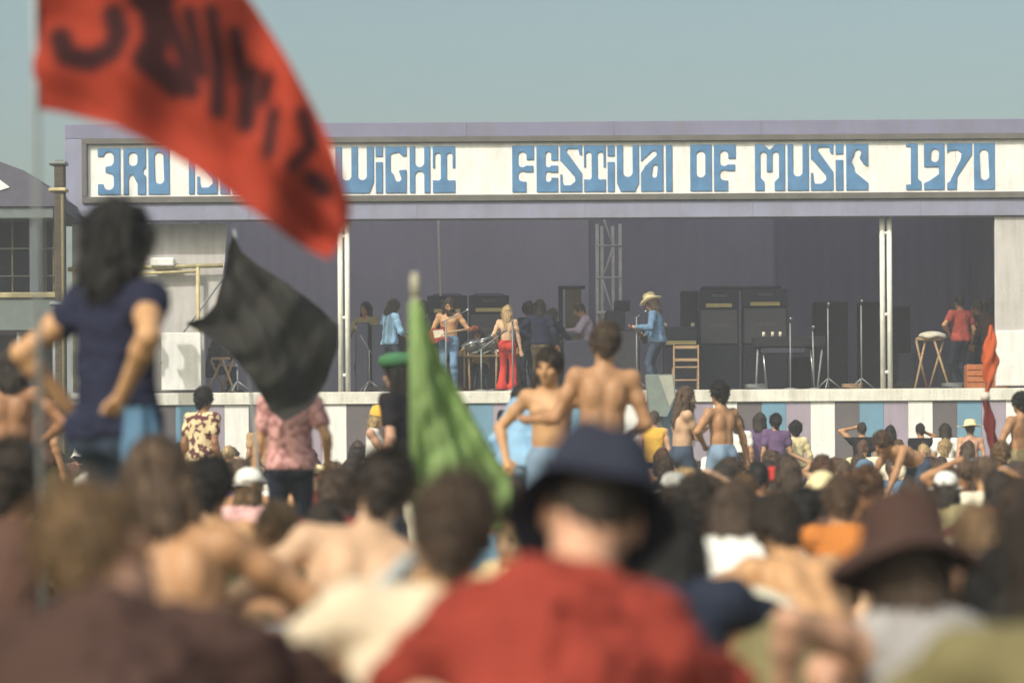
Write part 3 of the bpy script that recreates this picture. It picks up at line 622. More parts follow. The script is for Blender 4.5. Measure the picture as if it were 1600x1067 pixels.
adopt(link('canvas_roof', np_mesh('canvas_roof', V, [(j*31+i, j*31+i+1, (j+1)*31+i+1, (j+1)*31+i) for j in range(10) for i in range(30)], [mat('roof_canvas', srgb((205, 200, 205)), rough=.9, trans=.55)])), stage)
SB('wing_wall', creamw, 1557, 1720, 343, 608, YF+.02, YF+.12)
SB('wing_wall', white, 1558, 1719, 521, 607, YF-.02, YF+.015)
mb = MB()                                         # left wing with its curved inner edge
e_ = [(PX(352, YF), PZ(343, YF)), (PX(349, YF), PZ(400, YF)), (PX(343, YF), PZ(440, YF)), (PX(333, YF), PZ(480, YF)), (PX(316, YF), PZ(512, YF)), (PX(316, YF), PZ(608, YF))]
ring = [(PX(108, YF), PZ(343, YF))]+e_+[(PX(108, YF), PZ(608, YF))]; n_ = len(ring)
mb.add([(x, YF+.5, z) for x, z in ring]+[(x, YF+.6, z) for x, z in ring], [tuple(range(n_)), tuple(range(2*n_-1, n_-1, -1))]+[(i, (i+1) % n_, n_+(i+1) % n_, n_+i) for i in range(n_)])
adopt(mb.build('wing_wall', creamw), stage)
# scaffold rail in yellow and white in front of the left wing
yel = mat('yellow_scaffold_paint', (.56, .49, .28), rough=.6, var=.2, scale=8)
poleW = mat('white_pole_paint', (.80, .81, .76), rough=.55, var=.10, scale=6)
steel = mat('grey_steel', (.30, .33, .36), rough=.5, var=.12, metal=.3)
steelL = mat('pale_steel', (.24, .27, .29), rough=.55, var=.15, metal=.3)
def tubes(name, m, segs, r, parent=None, **k):
    mb = MB()
    for s_ in segs: mb.tube(s_, r, 8)
    o = mb.build(name, m, None, **k)
    return adopt(o, parent) if parent else o
P3 = lambda px, py, Y=YF+.3: (PX(px, Y), Y, PZ(py, Y))
sf = empty('scaffold_gantry', P3(300, 612), label='yellow and white scaffold frame against the cream left wing wall', cat='scaffold')
tubes('rail', yel, [[P3(108, 417), P3(350, 412)]], .045, sf)
tubes('rail', yel, [[P3(214, 424), P3(312, 421)]], .03, sf)
tubes('post', yel, [[P3(311, 608), P3(311, 414)]], .04, sf)
tubes('post', yel, [[P3(118, 608), P3(118, 410)]], .04, sf)
tubes('brace', steelL, [[P3(352, 430), P3(252, 565)]], .02, sf)
o = SB('white_wing_panel', white, 252, 314, 516, 606, YF+.1, YF+.22, parent=None, label='large plain white board standing at the left end of the stage', cat='panel')
SB('prompt_shade', white, 234, 272, 398, 412, YF+.2, YF+.45, parent=None, b=.03, label='small white cloth bundle lying on the yellow scaffold rail', cat='cloth bundle')
# ladder columns
for px, lab in ((539, 'white twin-pole ladder column left of the band'), (1386, 'white twin-pole ladder column right of the speaker stacks')):
    t = empty('ladder_column', (PX(px, YF), YF, ZF), label=lab, cat='column', group='white ladder columns at the stage front')
    Y = YF+.22
    for dx in (-5.6, 5.6): tubes('pole', poleW, [[(PX(px+dx, Y), Y, ZF-.02), (PX(px+dx*(1), Y), Y, PZ(338, Y))]], .052, t)
    for py in (368, 495, 585): tubes('rung', poleW, [[(PX(px-9, Y), Y, PZ(py, Y)), (PX(px+9, Y), Y, PZ(py, Y))]], .036, t)
# truss tower behind
t = empty('truss_tower', (PX(953, 55), 55.5, ZF), label='tall pale lattice truss tower standing behind the cowboy-hatted guitarist', cat='truss tower')
Yt = 55.2; trussm = mat('truss_pale_paint', (.62, .66, .68), rough=.6, var=.12)
for px, dy in ((935, 0), (944, .5), (961, .5), (971, 0)): tubes('chord', trussm, [[(PX(px, Yt), Yt+dy, ZF), (PX(px, Yt), Yt+dy, PZ(336, YF)+.3)]], .035, t)
zt_ = [PZ(y, Yt) for y in (600, 545, 490, 435, 385, 330)]
for i in range(5):
    a, b = (944, 961) if i % 2 else (961, 944)
    tubes('lattice_bar', trussm, [[(PX(a, Yt), Yt+.45, zt_[i]), (PX(b, Yt), Yt+.45, zt_[i+1])]], .022, t)
    tubes('lattice_bar', trussm, [[(PX(934, Yt), Yt-.05, zt_[i+1]), (PX(973, Yt), Yt-.05, zt_[i+1])]], .018 if i != 1 else .04, t)
tubes('hanging_cable', trussm, [[P3(687, 343, 53), P3(688, 400, 53), P3(690, 462, 53)]], .022, None, label='thin pale cable hanging from the roof above the long-haired guitarist', cat='cable')

# ------------------------------------------------------------------ gear on the stage
blackv = mat('black_tolex', (.012, .013, .020), rough=.7, var=.2, scale=20, bump=.3, bscale=120)
blackn = mat('navy_black_tolex', (.036, .040, .066), rough=.7, var=.2, scale=20)
grille = mat('grey_grille_cloth', (.125, .125, .155), rough=.95, var=.15, scale=30, bump=.3, bscale=200)
grilleD = mat('dark_grille_cloth', (.042, .045, .072), rough=.95, var=.2, scale=30)
grilleB = mat('black_grille_cloth', (.017, .018, .030), rough=.95, var=.3, scale=30)
gold = mat('gold_control_panel', (.50, .43, .20), rough=.4, var=.15, metal=.3)
cream = mat('cream_plastic', (.62, .58, .48), rough=.5)
chrome = mat('chrome', (.33, .35, .38), rough=.3, var=.1, metal=.9)
logo = mat('worn_logo_grey', (.22, .22, .22), rough=.7)
lwood = mat('pale_wood', (.36, .25, .15), rough=.7, var=.2, scale=6, stretch=(1, 1, 6))
def gz(px, py, Y, base): return PZ(py, Y)
def gear_box(mb, px0, px1, py0, py1, Y0, dep, b=.02):
    mb.box(((PX(px0, Y0)+PX(px1, Y0))/2, Y0+dep/2, (PZ(py0, Y0)+PZ(py1, Y0))/2), (PX(px1, Y0)-PX(px0, Y0), dep, PZ(py0, Y0)-PZ(py1, Y0)), b)
def text_obj(txt, size, loc, m, name='lettering'):
    cu = bpy.data.curves.new(name, 'FONT'); cu.body = txt; cu.size = size; cu.extrude = .003; cu.shear = .3; cu.align_x = 'CENTER'; cu.align_y = 'CENTER'
    o = bpy.data.objects.new(name, cu); o.location = loc; o.rotation_euler = (math.pi/2, 0, 0)
    me = bpy.data.meshes.new_from_object(o); bpy.data.objects.remove(o); me.transform(Matrix.Translation(loc) @ Matrix.Rotation(math.pi/2, 4, 'X')); me.materials.append(m)
    return link(name, me)
def amp_stack(px0, px1, Y, rows, lab, word=None, group='speaker stacks along the back of the stage', base=True):
    """rows: list of (kind, py_top, py_bottom)"""
    t = empty('speaker_stack', (PX((px0+px1)/2, Y), Y, ZF), label=lab, cat='speaker stack', group=group)
    for kind, a, b in rows:
        mb = MB(); zbot = PZ(b, Y)
        dep = .30 if kind == 'head' else .38
        gear_box(mb, px0, px1, a, b, Y, dep)
        if kind == 'head':
            h = adopt(mb.build('amplifier_head', blackn), t)
            m2 = MB(); gear_box(m2, px0+(px1-px0)*.17, px1-(px1-px0)*.17, b-8, b-2, Y-.012, .02, .003); adopt(m2.build('control_panel', gold), h)
            if word:
                l_ = text_obj(word, .09, (PX((px0+px1)/2, Y), Y-.008, PZ(a+(b-a)*.30, Y)), logo); adopt(l_, h)
            m3 = MB(); m3.tube([(PX(px0+8, Y), Y+.15, PZ(a, Y)), (PX(px0+10, Y), Y+.15, PZ(a, Y)+.03), (PX(px1-10, Y), Y+.15, PZ(a, Y)+.03), (PX(px1-8, Y), Y+.15, PZ(a, Y))], .012, 6); adopt(m3.build('handle', blackv), h)
        else:
            c = adopt(mb.build('speaker_cabinet', blackn), t)
            m2 = MB(); gear_box(m2, px0+2.6, px1-2.6, a+2.6, b-2.6, Y-.012, .02, .004); adopt(m2.build('grille', grille if kind == 'cab' else grilleD), c)
            if word and kind == 'cab':
                adopt(text_obj(word, .11, (PX((px0+px1)/2, Y), Y-.020, PZ((a+b)/2-3, Y)), logo), c)
    return t
def zrow(Y): return H0-(ZF-HC)*F/Y               # photo row of the deck at depth Y
Ya = 53.5; fl = zrow(Ya)
amp_stack(1094, 1156, Ya, [('head', 455, 484), ('cab', 484, 541), ('dcab', 541, fl)], 'tall speaker stack with gold amp panel, nearer the wooden ladder-back chair', 'Marshall')
amp_stack(1162, 1232, Ya, [('head', 454, 482), ('cab', 482, 541), ('dcab', 541, fl)], 'tall wide speaker stack right of the other, behind the keyboard', 'Marshall')
amp_stack(734, 797, Ya+.6, [('head', 461, 489), ('cab', 489, 545), ('dcab', 545, zrow(Ya+.6))], 'speaker stack with long gold amp panel behind the blonde singer', 'Marshall')
amp_stack(669, 731, Ya+.7, [('head', 461, 490), ('dcab', 490, 545), ('dcab', 545, zrow(Ya+.7))], 'speaker stack behind the long-haired guitarist', 'Marshall')
def box_thing(name, lab, cat, m, px0, px1, py0, py1, Y, dep, panel=None, group=None, b=.02):
    mb = MB(); gear_box(mb, px0, px1, py0, py1, Y, dep, b); o = mb.build(name, m, None, label=lab, cat=cat, group=group)
    if panel:
        m2 = MB(); gear_box(m2, px0+2, px1-2, py0+2, py1-2, Y-.012, .02, .004); m2.build('grille', panel, o)
    return o
box_thing('speaker_cabinet', 'black cabinet just left of the tall stacks, behind the chair', 'speaker', blackn, 1066, 1092, 456, zrow(54.2), 54.2, .4, grilleD)
box_thing('speaker_cabinet', 'low dark cabinet lying on top of the two right-hand stacks', 'speaker', blackn, 1098, 1222, 449, 454.5, 53.6, .3)
# small combo with cream strip on a box, behind the chair
o = box_thing('combo_amplifier', 'dark combo amplifier with a cream panel strip behind the wooden chair', 'amplifier', blackn, 1037, 1090, 512, 543, 52.8, .35, None)
m2 = MB(); gear_box(m2, 1039, 1089, 534, 540, 52.785, .02, .003); m2.build('control_panel', gold, o)
for px in (1041, 1084): m2 = MB(); m2.lathe([(0, .09), (.035, .08), (.045, .04), (.03, 0), (0, 0)], (PX(px, 52.9), 52.95, PZ(512, 52.8)), 12); m2.build('lamp', cream, o)
box_thing('equipment_case', 'dark case carrying the combo amplifier behind the chair', 'case', blackn, 1038, 1090, 543.5, zrow(52.8), 52.8, .4, grilleD)
box_thing('speaker_cabinet', 'broad black speaker on the stage right, behind the microphone stands', 'speaker', blackv, 1274, 1326, 474, zrow(53.2), 53.2, .5, grilleB)
box_thing('speaker_cabinet', 'black speaker directly left of the right ladder column', 'speaker', blackv, 1345, 1381, 474, zrow(53.3), 53.3, .5, grilleB)
box_thing('speaker_cabinet', 'black cabinet directly right of the right ladder column', 'speaker', blackv, 1393, 1424, 482, zrow(53.4), 53.4, .5, grilleB)
box_thing('speaker_cabinet', 'short dark cabinet under the seated keyboard player', 'speaker', blackn, 882, 936, 532, zrow(51.6), 51.6, .5, grilleD)
box_thing('equipment_case', 'dark control case standing left of the cowboy-hatted guitarist', 'case', blackn, 948, 978, 486, 516, 53.0, .4, grilleD)
box_thing('speaker_cabinet', 'dark grey cabinet carrying the control case by the truss tower', 'speaker', blackn, 946, 1001, 516.5, zrow(52.9), 52.9, .5, grille)
box_thing('speaker_cabinet', 'black cabinet at the left, next to the ladder column', 'speaker', blackv, 556, 578, 502, zrow(51.4), 51.4, .45, grilleD)
box_thing('speaker_cabinet', 'black cabinet in front of the tan-shirted musician', 'speaker', blackv, 580, 606, 506, zrow(51.5), 51.5, .45, grilleD)
for k_, (a_, b_, c_, Y_, l_) in enumerate(((962, 986, 470, 53.2, 'small dark case on the control case by the truss tower'), (1240, 1268, 560, 54.0, 'low flight case between the right stack and the broad black speaker'), (806, 822, 520, 54.5, 'dark crate behind the blonde singer, right of her stack'), (1404, 1432, 556, 53.0, 'low case at the foot of the cabinet right of the ladder column'), (610, 660, 520, 55.0, 'wide dark cabinet behind the blue-shirted musician'), (1470, 1494, 570, 54.5, 'low dark case behind the wooden trestle'))):
    box_thing('equipment_case', l_, 'case', [blackn, blackv, grille][k_ % 3], a_, b_, c_, 485.8 if k_ == 0 else zrow(Y_), Y_, .4)
cabm = mat('cable_rubber', (.03, .03, .03), rough=.5)
for k_ in range(9):                              # cables trailing over the deck
    rk = random.Random(k_); a0 = rk.uniform(560, 1500); pts_ = [(PX(a0+j*rk.uniform(3, 16)*(1 if k_ % 2 else -1), 51)+.15*math.sin(j*1.3+k_), 50.35+j*.28+.12*math.sin(j*2+k_), ZF+.012) for j in range(9)]
    mb = MB(); mb.tube(pts_, .014, 6); o = adopt(mb.build('deck_cable', [cabm, steelL, blackn][k_ % 3]), stage)
# open door flat behind the keyboard player
d_ = empty('door_flat', (PX(896, 57), 57, ZF), label='dark door frame with a brown panel behind the keyboard player', cat='door')
mb = MB(); gear_box(mb, 874, 881, 447, zrow(57), 57, .12, .01); gear_box(mb, 881.2, 916, 447, 452, 57, .12, .01); adopt(mb.build('frame', blackn), d_)
mb = MB(); gear_box(mb, 885, 910, 452.5, zrow(57), 57.03, .06, .01); adopt(mb.build('panel', mat('brown_board', (.17, .145, .11), rough=.8, var=.15)), d_)
# wooden ladder-back chair
def chair():
    Y = 50.9; t = empty('wooden_chair', (PX(1073, Y), Y, ZF), label='wooden ladder-back chair near the stage edge below the combo amplifier', cat='chair')
    w2 = PX(1092, Y)-PX(1054, Y); xl, xr = PX(1054, Y), PX(1092, Y)
    for x_ in (xl, xr):
        mb = MB(); mb.box((x_, Y, ZF+.45), (.035, .04, .90), .006); adopt(mb.build('back_leg', lwood), t)
        mb = MB(); mb.box((x_, Y+.40, ZF+.22), (.035, .04, .44), .006); adopt(mb.build('front_leg', lwood), t)
        mb = MB(); mb.box((x_, Y+.2, ZF+.2), (.022, .36, .025), .004); adopt(mb.build('stretcher', lwood), t)
    for z in (ZF+.60, ZF+.85): mb = MB(); mb.box(((xl+xr)/2, Y, z), (w2-.036, .025, .06), .006); adopt(mb.build('back_slat', lwood), t)
    mb = MB(); mb.box(((xl+xr)/2, Y+.20, ZF+.455), (w2+.03, .44, .03), .008); adopt(mb.build('seat', lwood), t)
    mb = MB(); mb.box(((xl+xr)/2, Y, ZF+.20), (w2-.036, .022, .03), .004); adopt(mb.build('stretcher', lwood), t)
chair()
# keyboard on legs
Yk = 51.3; t = empty('electric_piano', (PX(1235, Yk), Yk, ZF), label='dark electric piano on splayed legs in front of the right speaker stack', cat='piano')
mb = MB(); gear_box(mb, 1180, 1292, 528, 545, Yk, .6, .02); adopt(mb.build('case', blackv), t)
mb = MB(); gear_box(mb, 1190, 1260, 545.2, 555, Yk+.03, .5, .02); adopt(mb.build('lower_case', blackn), t)
for px, dx in ((1186, -4), (1287, -9), (1194, 5), (1268, 6)): adopt(tubes('leg', chrome if dx > 0 else steelL, [[(PX(px, Yk), Yk+.1, PZ(545, Yk)), (PX(px+dx, Yk), Yk+.02, ZF)]], .022), t)
for px in (1196, 1210, 1222): mb = MB(); mb.lathe([(0, .10), (.03, .10), (.033, 0), (0, 0)], (PX(px, Yk), Yk+.2, PZ(528, Yk)), 12); o = mb.build('cup', cream, None, label=f"white paper cup standing on the electric piano, {['leftmost', 'middle one', 'rightmost'][(1196, 1210, 1222).index(px)]} of three", cat='cup', group='cups on the electric piano')
# microphone stands
def mic_stand(px, pyt, Y, lab, boom=None, lean=0, tri=True):
    t = empty('microphone_stand', (PX(px, Y), Y, ZF), label=lab, cat='microphone stand', group='microphone stands on the stage')
    top = Vector((PX(px+lean, Y), Y, PZ(pyt, Y)))
    adopt(tubes('pole', steelL, [[(PX(px, Y), Y, ZF+.03), top]], .016), t)
    if tri: adopt(tubes('base_leg', steel, [[(PX(px, Y), Y, ZF+.22), (PX(px, Y)+.28*math.cos(a), Y+.28*math.sin(a), ZF+.015)] for a in (.3, 2.4, 4.4)], .013), t)
    else: mb = MB(); mb.lathe([(0, .03), (.03, .03), (.14, .012), (.145, 0), (0, 0)], (PX(px, Y), Y, ZF), 20); adopt(mb.build('base', steel), t)
    end = top
    if boom: end = Vector((PX(boom[0], Y), Y-.1, PZ(boom[1], Y))); adopt(tubes('boom', steelL, [[top-(end-top)*.3, end]], .012), t)
    m_ = MB(); dv = Vector((0, -.5, .3)).normalized() if not boom else (end-top).normalized(); m_.tube([end-dv*.03, end+dv*.10, end+dv*.12, end+dv*.15, end+dv*.17], [.014, .02, .03, .032, .012], 10); adopt(m_.build('microphone', chrome), t)
mic_stand(1236, 507, 50.7, 'microphone stand in front of the electric piano, bright round microphone', None, 0, False)
mic_stand(1295, 484, 50.9, 'tall microphone stand before the broad black speaker')
mic_stand(1273, 520, 50.8, 'short leaning stand at the right end of the electric piano', None, -2, False)
mic_stand(1347, 480, 51.0, 'tall tripod stand midway between speaker and right ladder column')
mic_stand(802, 508, 50.6, 'straight microphone stand directly behind the blonde woman in red trousers', None, 0, False)
mic_stand(578, 545, 50.8, 'stand with splayed pale legs beside the left black cabinets', (563, 520))
mic_stand(996, 497, 51.2, 'microphone stand left of the cowboy-hatted guitarist', (1003, 493))
mic_stand(753, 545, 50.6, 'stand rising in front of the seated percussionist', (783, 523), 0, False)
mic_stand(698, 500, 50.7, 'boom stand in front of the long-haired guitarist', (723, 489))
mic_stand(372, 575, 50.6, 'stand with a white round microphone behind the black flag')
# A-frame trestle
def trestle(px, Y, lab, pyt=536, w_=40):
    t = empty('folding_trestle', (PX(px, Y), Y, ZF), label=lab, cat='trestle'); zt = PZ(pyt, Y); a = PX(px-w_/2, Y); b = PX(px+w_/2, Y)
    for x_, nm in ((a, 0), (b-.15, 1)):
        for s_ in (-1, 1): adopt(tubes('leg', lwood, [[(x_+.16*s_+.1, Y+.25*s_*(-1)**nm, ZF), (x_-.10*s_+.1, Y-.05*s_, zt)]], .024), t)
    mb = MB(); mb.box(((a+b)/2, Y, zt+.03), (b-a, .12, .06), .01); adopt(mb.build('crossbar', lwood), t)
    return t
trestle(1452, 51.0, 'pale wooden A-frame trestle right of the ladder column, cloth on top')
mb = MB(); mb.lathe([(0, .07), (.12, .06), (.24, .02), (.26, -.03), (.22, -.05), (.1, -.0), (0, .0)], (PX(1458, 51), 51.0, PZ(536, 51)+.10), 20, fn=lambda p, a, r: (p.x*1.1, p.y*.6, p.z+.02*math.sin(4*a))); mb.build('folded_cloth', cmat('offwhite_cloth', (190, 188, 175)), None, label='off-white cloth draped over the wooden trestle', cat='cloth')
trestle(346, 51.2, 'pale wooden trestle at the left end behind the black flag', 560, 30)
# percussion: tilted clear drum table with shiny drums
t = empty('drum_rack', (PX(757, 51.5), 51.5, ZF), label='low wooden-legged rack with shiny drums in front of the seated percussionist', cat='drums')
for px, lx in ((727, 726), (733, 735), (783, 786), (777, 776)): adopt(tubes('leg', lwood, [[(PX(px, 51.5), 51.4+.1*(px % 3), PZ(546, 51.5)), (PX(lx, 51.4), 51.3+.12*(px % 4), ZF)]], .022), t)
mb = MB(); mb.box((PX(756, 51.5), 51.55, PZ(556, 51.5)), (PX(786, 51.5)-PX(724, 51.5), .35, .03), .006); adopt(mb.build('frame_board', lwood), t)
drumm = mat('smoky_drum_shell', (.16, .17, .17), rough=.18, var=.3, scale=8, metal=.55)
for px, py, r_, h in ((740, 541, .16, .22), (758, 540, .17, .24), (775, 536, .18, .30)):
    M_ = Matrix.Translation((PX(px, 51.5), 51.55, PZ(py, 51.5))) @ Matrix.Rotation(R(-22), 4, 'Y') @ Matrix.Rotation(R(10), 4, 'X')
    mb = MB(); mb.lathe([(0, -h/2), (r_, -h/2), (r_, h/2), (0, h/2)], n=24, M=M_); dr = adopt(mb.build('drum', drumm), t)
    mb = MB(); mb.lathe([(r_-.005, h/2-.02), (r_+.012, h/2-.02), (r_+.012, h/2+.012), (r_-.01, h/2+.012), (r_-.005, h/2-.02)], n=24, M=M_); mb.lathe([(r_-.005, -h/2-.01), (r_+.012, -h/2-.01), (r_+.012, -h/2+.02), (r_-.005, -h/2+.02)], n=24, M=M_); adopt(mb.build('hoop', chrome), dr)
mb = MB(); mb.tube([(PX(722, 51.3), 51.25, PZ(541, 51.3)), (PX(786, 51.3), 51.25, PZ(522, 51.3))], .018, 8); adopt(mb.build('cymbal_arm', steelL), t)
mb = MB(); mb.lathe([(0, .03), (.05, .02), (.19, 0), (.19, -.004), (.05, .015), (0, .02)], n=24, M=Matrix.Translation((PX(776, 51.3), 51.3, PZ(520, 51.3))) @ Matrix.Rotation(R(-18), 4, 'Y')); adopt(mb.build('cymbal', mat('brass', (.6, .45, .2), rough=.3, metal=.9)), t)
# orange crates and black box at the right end of the deck
def crate(px0, px1, py0, Y, lab, m):
    t = empty('orange_crate', (PX((px0+px1)/2, Y), Y, ZF), label=lab, cat='crate'); x0_, x1_ = PX(px0, Y), PX(px1, Y); z1 = PZ(py0, Y)
    n = 4
    for i in range(n): mb = MB(); mb.box(((x0_+x1_)/2, Y, ZF+(i+.5)*(z1-ZF)/n), (x1_-x0_, .02, (z1-ZF)/n-.015), .004); adopt(mb.build('slat', m), t)
    for x_ in (x0_+.03, x1_-.03): mb = MB(); mb.box((x_, Y+.035, (ZF+z1)/2), (.05, .04, z1-ZF), .004); adopt(mb.build('corner_post', m), t)
    mb = MB(); mb.box(((x0_+x1_)/2, Y+.25, (ZF+z1)/2), (x1_-x0_-.02, .34, z1-ZF-.02), .01); adopt(mb.build('crate_body', m), t)
orng = mat('orange_crate_wood', (.42, .15, .06), rough=.8, var=.2, scale=6)
crate(1512, 1545, 573, 50.9, 'orange-brown crate right of the red-shirted stagehand', orng)
crate(1548, 1576, 570, 50.6, 'orange-brown crate at the foot of the right wing wall', orng)
# coiled cables and small litter along the deck edge
cab = MATS['cable_rubber']
for i, px in enumerate((592, 1180, 1330, 1410, 1490)):
    mb = MB(); Y = 50.45+.12*(i % 3); c = Vector((PX(px, Y), Y, ZF)); pts = [c+Vector(((.14+.03*math.sin(3*a+i))*math.cos(a)*1.4, (.14+.03*math.sin(2*a))*math.sin(a), .02+.006*a)) for a in [j*.5 for j in range(26)]]
    mb.tube(pts, .013, 6); mb.build('cable_coil', [cab, steelL, lwood][i % 3], None, label=f"{['black', 'pale', 'tan'][i % 3]} cable coil lying on the deck edge, {['leftmost', 'second', 'middle one', 'fourth', 'rightmost'][i]} of five from the left", cat='cable coil', group='cable coils along the deck edge')
# greenish monitor speaker hung at the stage edge, right of the bare-backed man
Yq = 49.3; pts = [(1010, 586), (1053, 586), (1057, 622), (1043, 652), (1016, 652)]; n_ = 5
mon = mat('grey_green_monitor', srgb((124, 136, 134)), rough=.8, var=.1)
mb = MB(); mb.add([(PX(a, Yq), Yq, PZ(b, Yq)) for a, b in pts]+[(PX(a, Yq), Yq+.45, PZ(b, Yq)) for a, b in pts], [tuple(range(5)), (9, 8, 7, 6, 5)]+[(i, (i+1) % 5, 5+(i+1) % 5, 5+i) for i in range(5)])
mq = empty('monitor_speaker', (PX(1034, Yq), Yq, 0), label='grey-green wedge monitor speaker on a post right of the bare-backed man', cat='speaker')
adopt(mb.build('housing', mon), mq); mb = MB(); mb.add([(PX(1030, Yq), Yq-.012, PZ(588, Yq)), (PX(1051, Yq), Yq-.012, PZ(588, Yq)), (PX(1055, Yq), Yq-.012, PZ(622, Yq)), (PX(1047, Yq), Yq-.012, PZ(637, Yq))], [(0, 1, 2, 3)]); adopt(mb.build('grille', mat('pale_mesh_grille', srgb((168, 172, 162)), rough=.9, bump=.4, bscale=150)), mq)
adopt(tubes('post', steel, [[(PX(1034, Yq), Yq+.25, 0), (PX(1034, Yq), Yq+.25, PZ(652, Yq))]], .05), mq)

# ------------------------------------------------------------------ side building at the left
Ys = 47.5; sb = empty('side_shed', (PX(20, Ys), Ys, 0), label='open scaffold-built shed with a sloping violet-grey roof left of the stage', cat='shed')
roofm = mat('shed_roof_violet', srgb((96, 95, 112)), rough=.9, var=.1)
def sbox(name, m, px0, px1, py0, py1, y0, dep): mb = MB(); gear_box(mb, px0, px1, py0, py1, y0, dep, .015); return adopt(mb.build(name, m), sb)
mb = MB(); rp = [(-160, 200), (0, 247), (40, 262), (88, 298), (88, 318), (-160, 318)]; n_ = 6
mb.add([(PX(a, Ys), Ys, PZ(b, Ys)) for a, b in rp]+[(PX(a, Ys), Ys+4, PZ(b, Ys)) for a, b in rp], [tuple(range(6)), tuple(range(11, 5, -1))]+[(i, (i+1) % 6, 6+(i+1) % 6, 6+i) for i in range(6)]); adopt(mb.build('roof', roofm), sb)
mb = MB(); mb.add([(PX(a, Ys-.02), Ys-.02, PZ(b, Ys-.02)) for a, b in ((-40, 272), (2, 276), (18, 288), (2, 293), (-40, 296))], [(0, 1, 2, 3, 4)]); adopt(mb.build('roof_patch', white), sb)
sbox('fascia_board', mat('pale_blue_grey_board', srgb((112, 122, 126)), var=.1), -160, 86, 319, 337, Ys+.05, .15)
sbox('back_wall', mat('dark_blue_interior', srgb((44, 46, 62)), var=.15), -160, 92, 337, 452, Ys+3.2, .1)
for py in (384, 427): sbox('rail', mat('dark_rail', (.07, .07, .07)), -160, 92, py-1.2, py+1.2, Ys+.4, .06)
for a in ((48, 62), (-60, -48)): sbox('pillar', mat('blue_grey_pillar', srgb((84, 94, 108)), var=.08), a[0], a[1], 337, 452, Ys+.2, .2)
for a in ((84, 87), (72, 74.5), (20, 22)): sbox('post', mat('dull_olive_post', (.16, .14, .08)), a[0], a[1], 337, 452, Ys+.5, .05)
sbox('floor_beam', mat('dull_yellow_beam', (.34, .30, .18), var=.3), -160, 90, 452, 461, Ys-.05, .2)
sbox('lower_wall', mat('grey_green_wall', srgb((110, 120, 122)), var=.1), -160, 90, 461, 512, Ys, .15)
sbox('undercroft_wall', mat('dark_undercroft', srgb((56, 52, 60)), var=.2), -160, 90, 512, 792, Ys+.8, .1)
for px in (-20, 30, 86): sbox('support_post', steel, px-3, px+3, 512, 793, Ys+.1, .15)
tp = empty('tower_post', (PX(95, 47), 47, 0), label='tall dark timber post with clamps at the left end of the stage', cat='post')
dwood = mat('dark_timber', (.085, .07, .055), rough=.9, var=.3, scale=4, stretch=(1, 1, 5))
mb = MB(); gear_box(mb, 87, 103, 246, H0+HC*F/47, 47, .2, .02); adopt(mb.build('post', dwood), tp)
for py, m_ in ((250, steelL), (292, yel), (470, steelL)): mb = MB(); gear_box(mb, 78, 106, py-3, py+3, 46.95, .3, .02); adopt(mb.build('clamp', m_), tp)
adopt(tubes('stay_pole', MATS['dull_olive_post'], [[(PX(100, 46.9), 46.9, PZ(300, 46.9)), (PX(101, 46.9), 46.9, 0)]], .03), tp)

# ------------------------------------------------------------------ flags
def curve_pts(P, n):
    P = np.array(P, float); seg = np.r_[0, np.cumsum(np.linalg.norm(np.diff(P, axis=0), axis=1))]; t = np.linspace(0, seg[-1], n)
    a = np.stack([np.interp(t, seg, P[:, i]) for i in range(2)], 1)
    for _ in range(max(2, n//40)): a[1:-1] = (a[:-2]+2*a[1:-1]+a[2:])/4
    return a
def cloth(name, top, right, bottom, left, Y, m, wave, nu=90, nv=60, parent=None, paint=None):
    """Coons patch between four edge curves; wave(u, v) is the real depth offset of the folds"""
    T, B_ = curve_pts(top, nu), curve_pts(bottom, nu); Lf, Rt = curve_pts(left, nv), curve_pts(right, nv)
    u = np.linspace(0, 1, nu)[None, :, None]; v = np.linspace(0, 1, nv)[:, None, None]
    Pm = (1-v)*T[None]+v*B_[None]+(1-u)*Lf[:, None]+u*Rt[:, None]-((1-u)*(1-v)*T[0]+u*(1-v)*T[-1]+(1-u)*v*B_[0]+u*v*B_[-1])
    U, V_ = np.meshgrid(np.linspace(0, 1, nu), np.linspace(0, 1, nv)); d = wave(U, V_); YY = Y+d
    W = np.stack([(Pm[..., 0]-800)/F*Y, YY, HC+(H0-Pm[..., 1])/F*Y], -1).reshape(-1, 3)
    th = .0016; W2 = W+np.array((0, th, 0)); n = nu*nv
    i = np.arange(nv-1)[:, None]*nu+np.arange(nu-1)[None]; i = i.ravel()
    Q = np.concatenate([np.stack([i, i+1, i+nu+1, i+nu], 1), np.stack([i+n, i+nu+n, i+nu+1+n, i+1+n], 1)])
    me = np_mesh(name, np.concatenate([W, W2]), Q, [m])
    if paint is not None:
        at_ = me.attributes.new('print', 'FLOAT', 'POINT'); val = paint(Pm[..., 0].ravel(), Pm[..., 1].ravel()); at_.data.foreach_set('value', np.concatenate([val, val]).astype(np.float32))
    o = link(name, me); return adopt(o, parent) if parent else o
def flag_mat(name, col, dark, trans=.35):
    m = mat(name, col, rough=.85, var=.12, scale=5, trans=trans, bump=.25, bscale=150); n = m.node_tree.nodes; L = m.node_tree.links
    if dark is not None:
        a = n.new('ShaderNodeAttribute'); a.attribute_name = 'print'; mx = n.new('ShaderNodeMix'); mx.data_type = 'RGBA'
        b = n['Principled BSDF']; src = b.inputs['Base Color'].links[0].from_socket
        L.new(a.outputs['Fac'], mx.inputs[0]); L.new(src, mx.inputs[6]); mx.inputs[7].default_value = (*dark, 1)
        L.new(mx.outputs[2], b.inputs['Base Color'])
        for x_ in n:
            if x_.type == 'BSDF_TRANSLUCENT': L.new(mx.outputs[2], x_.inputs[0])
    return m
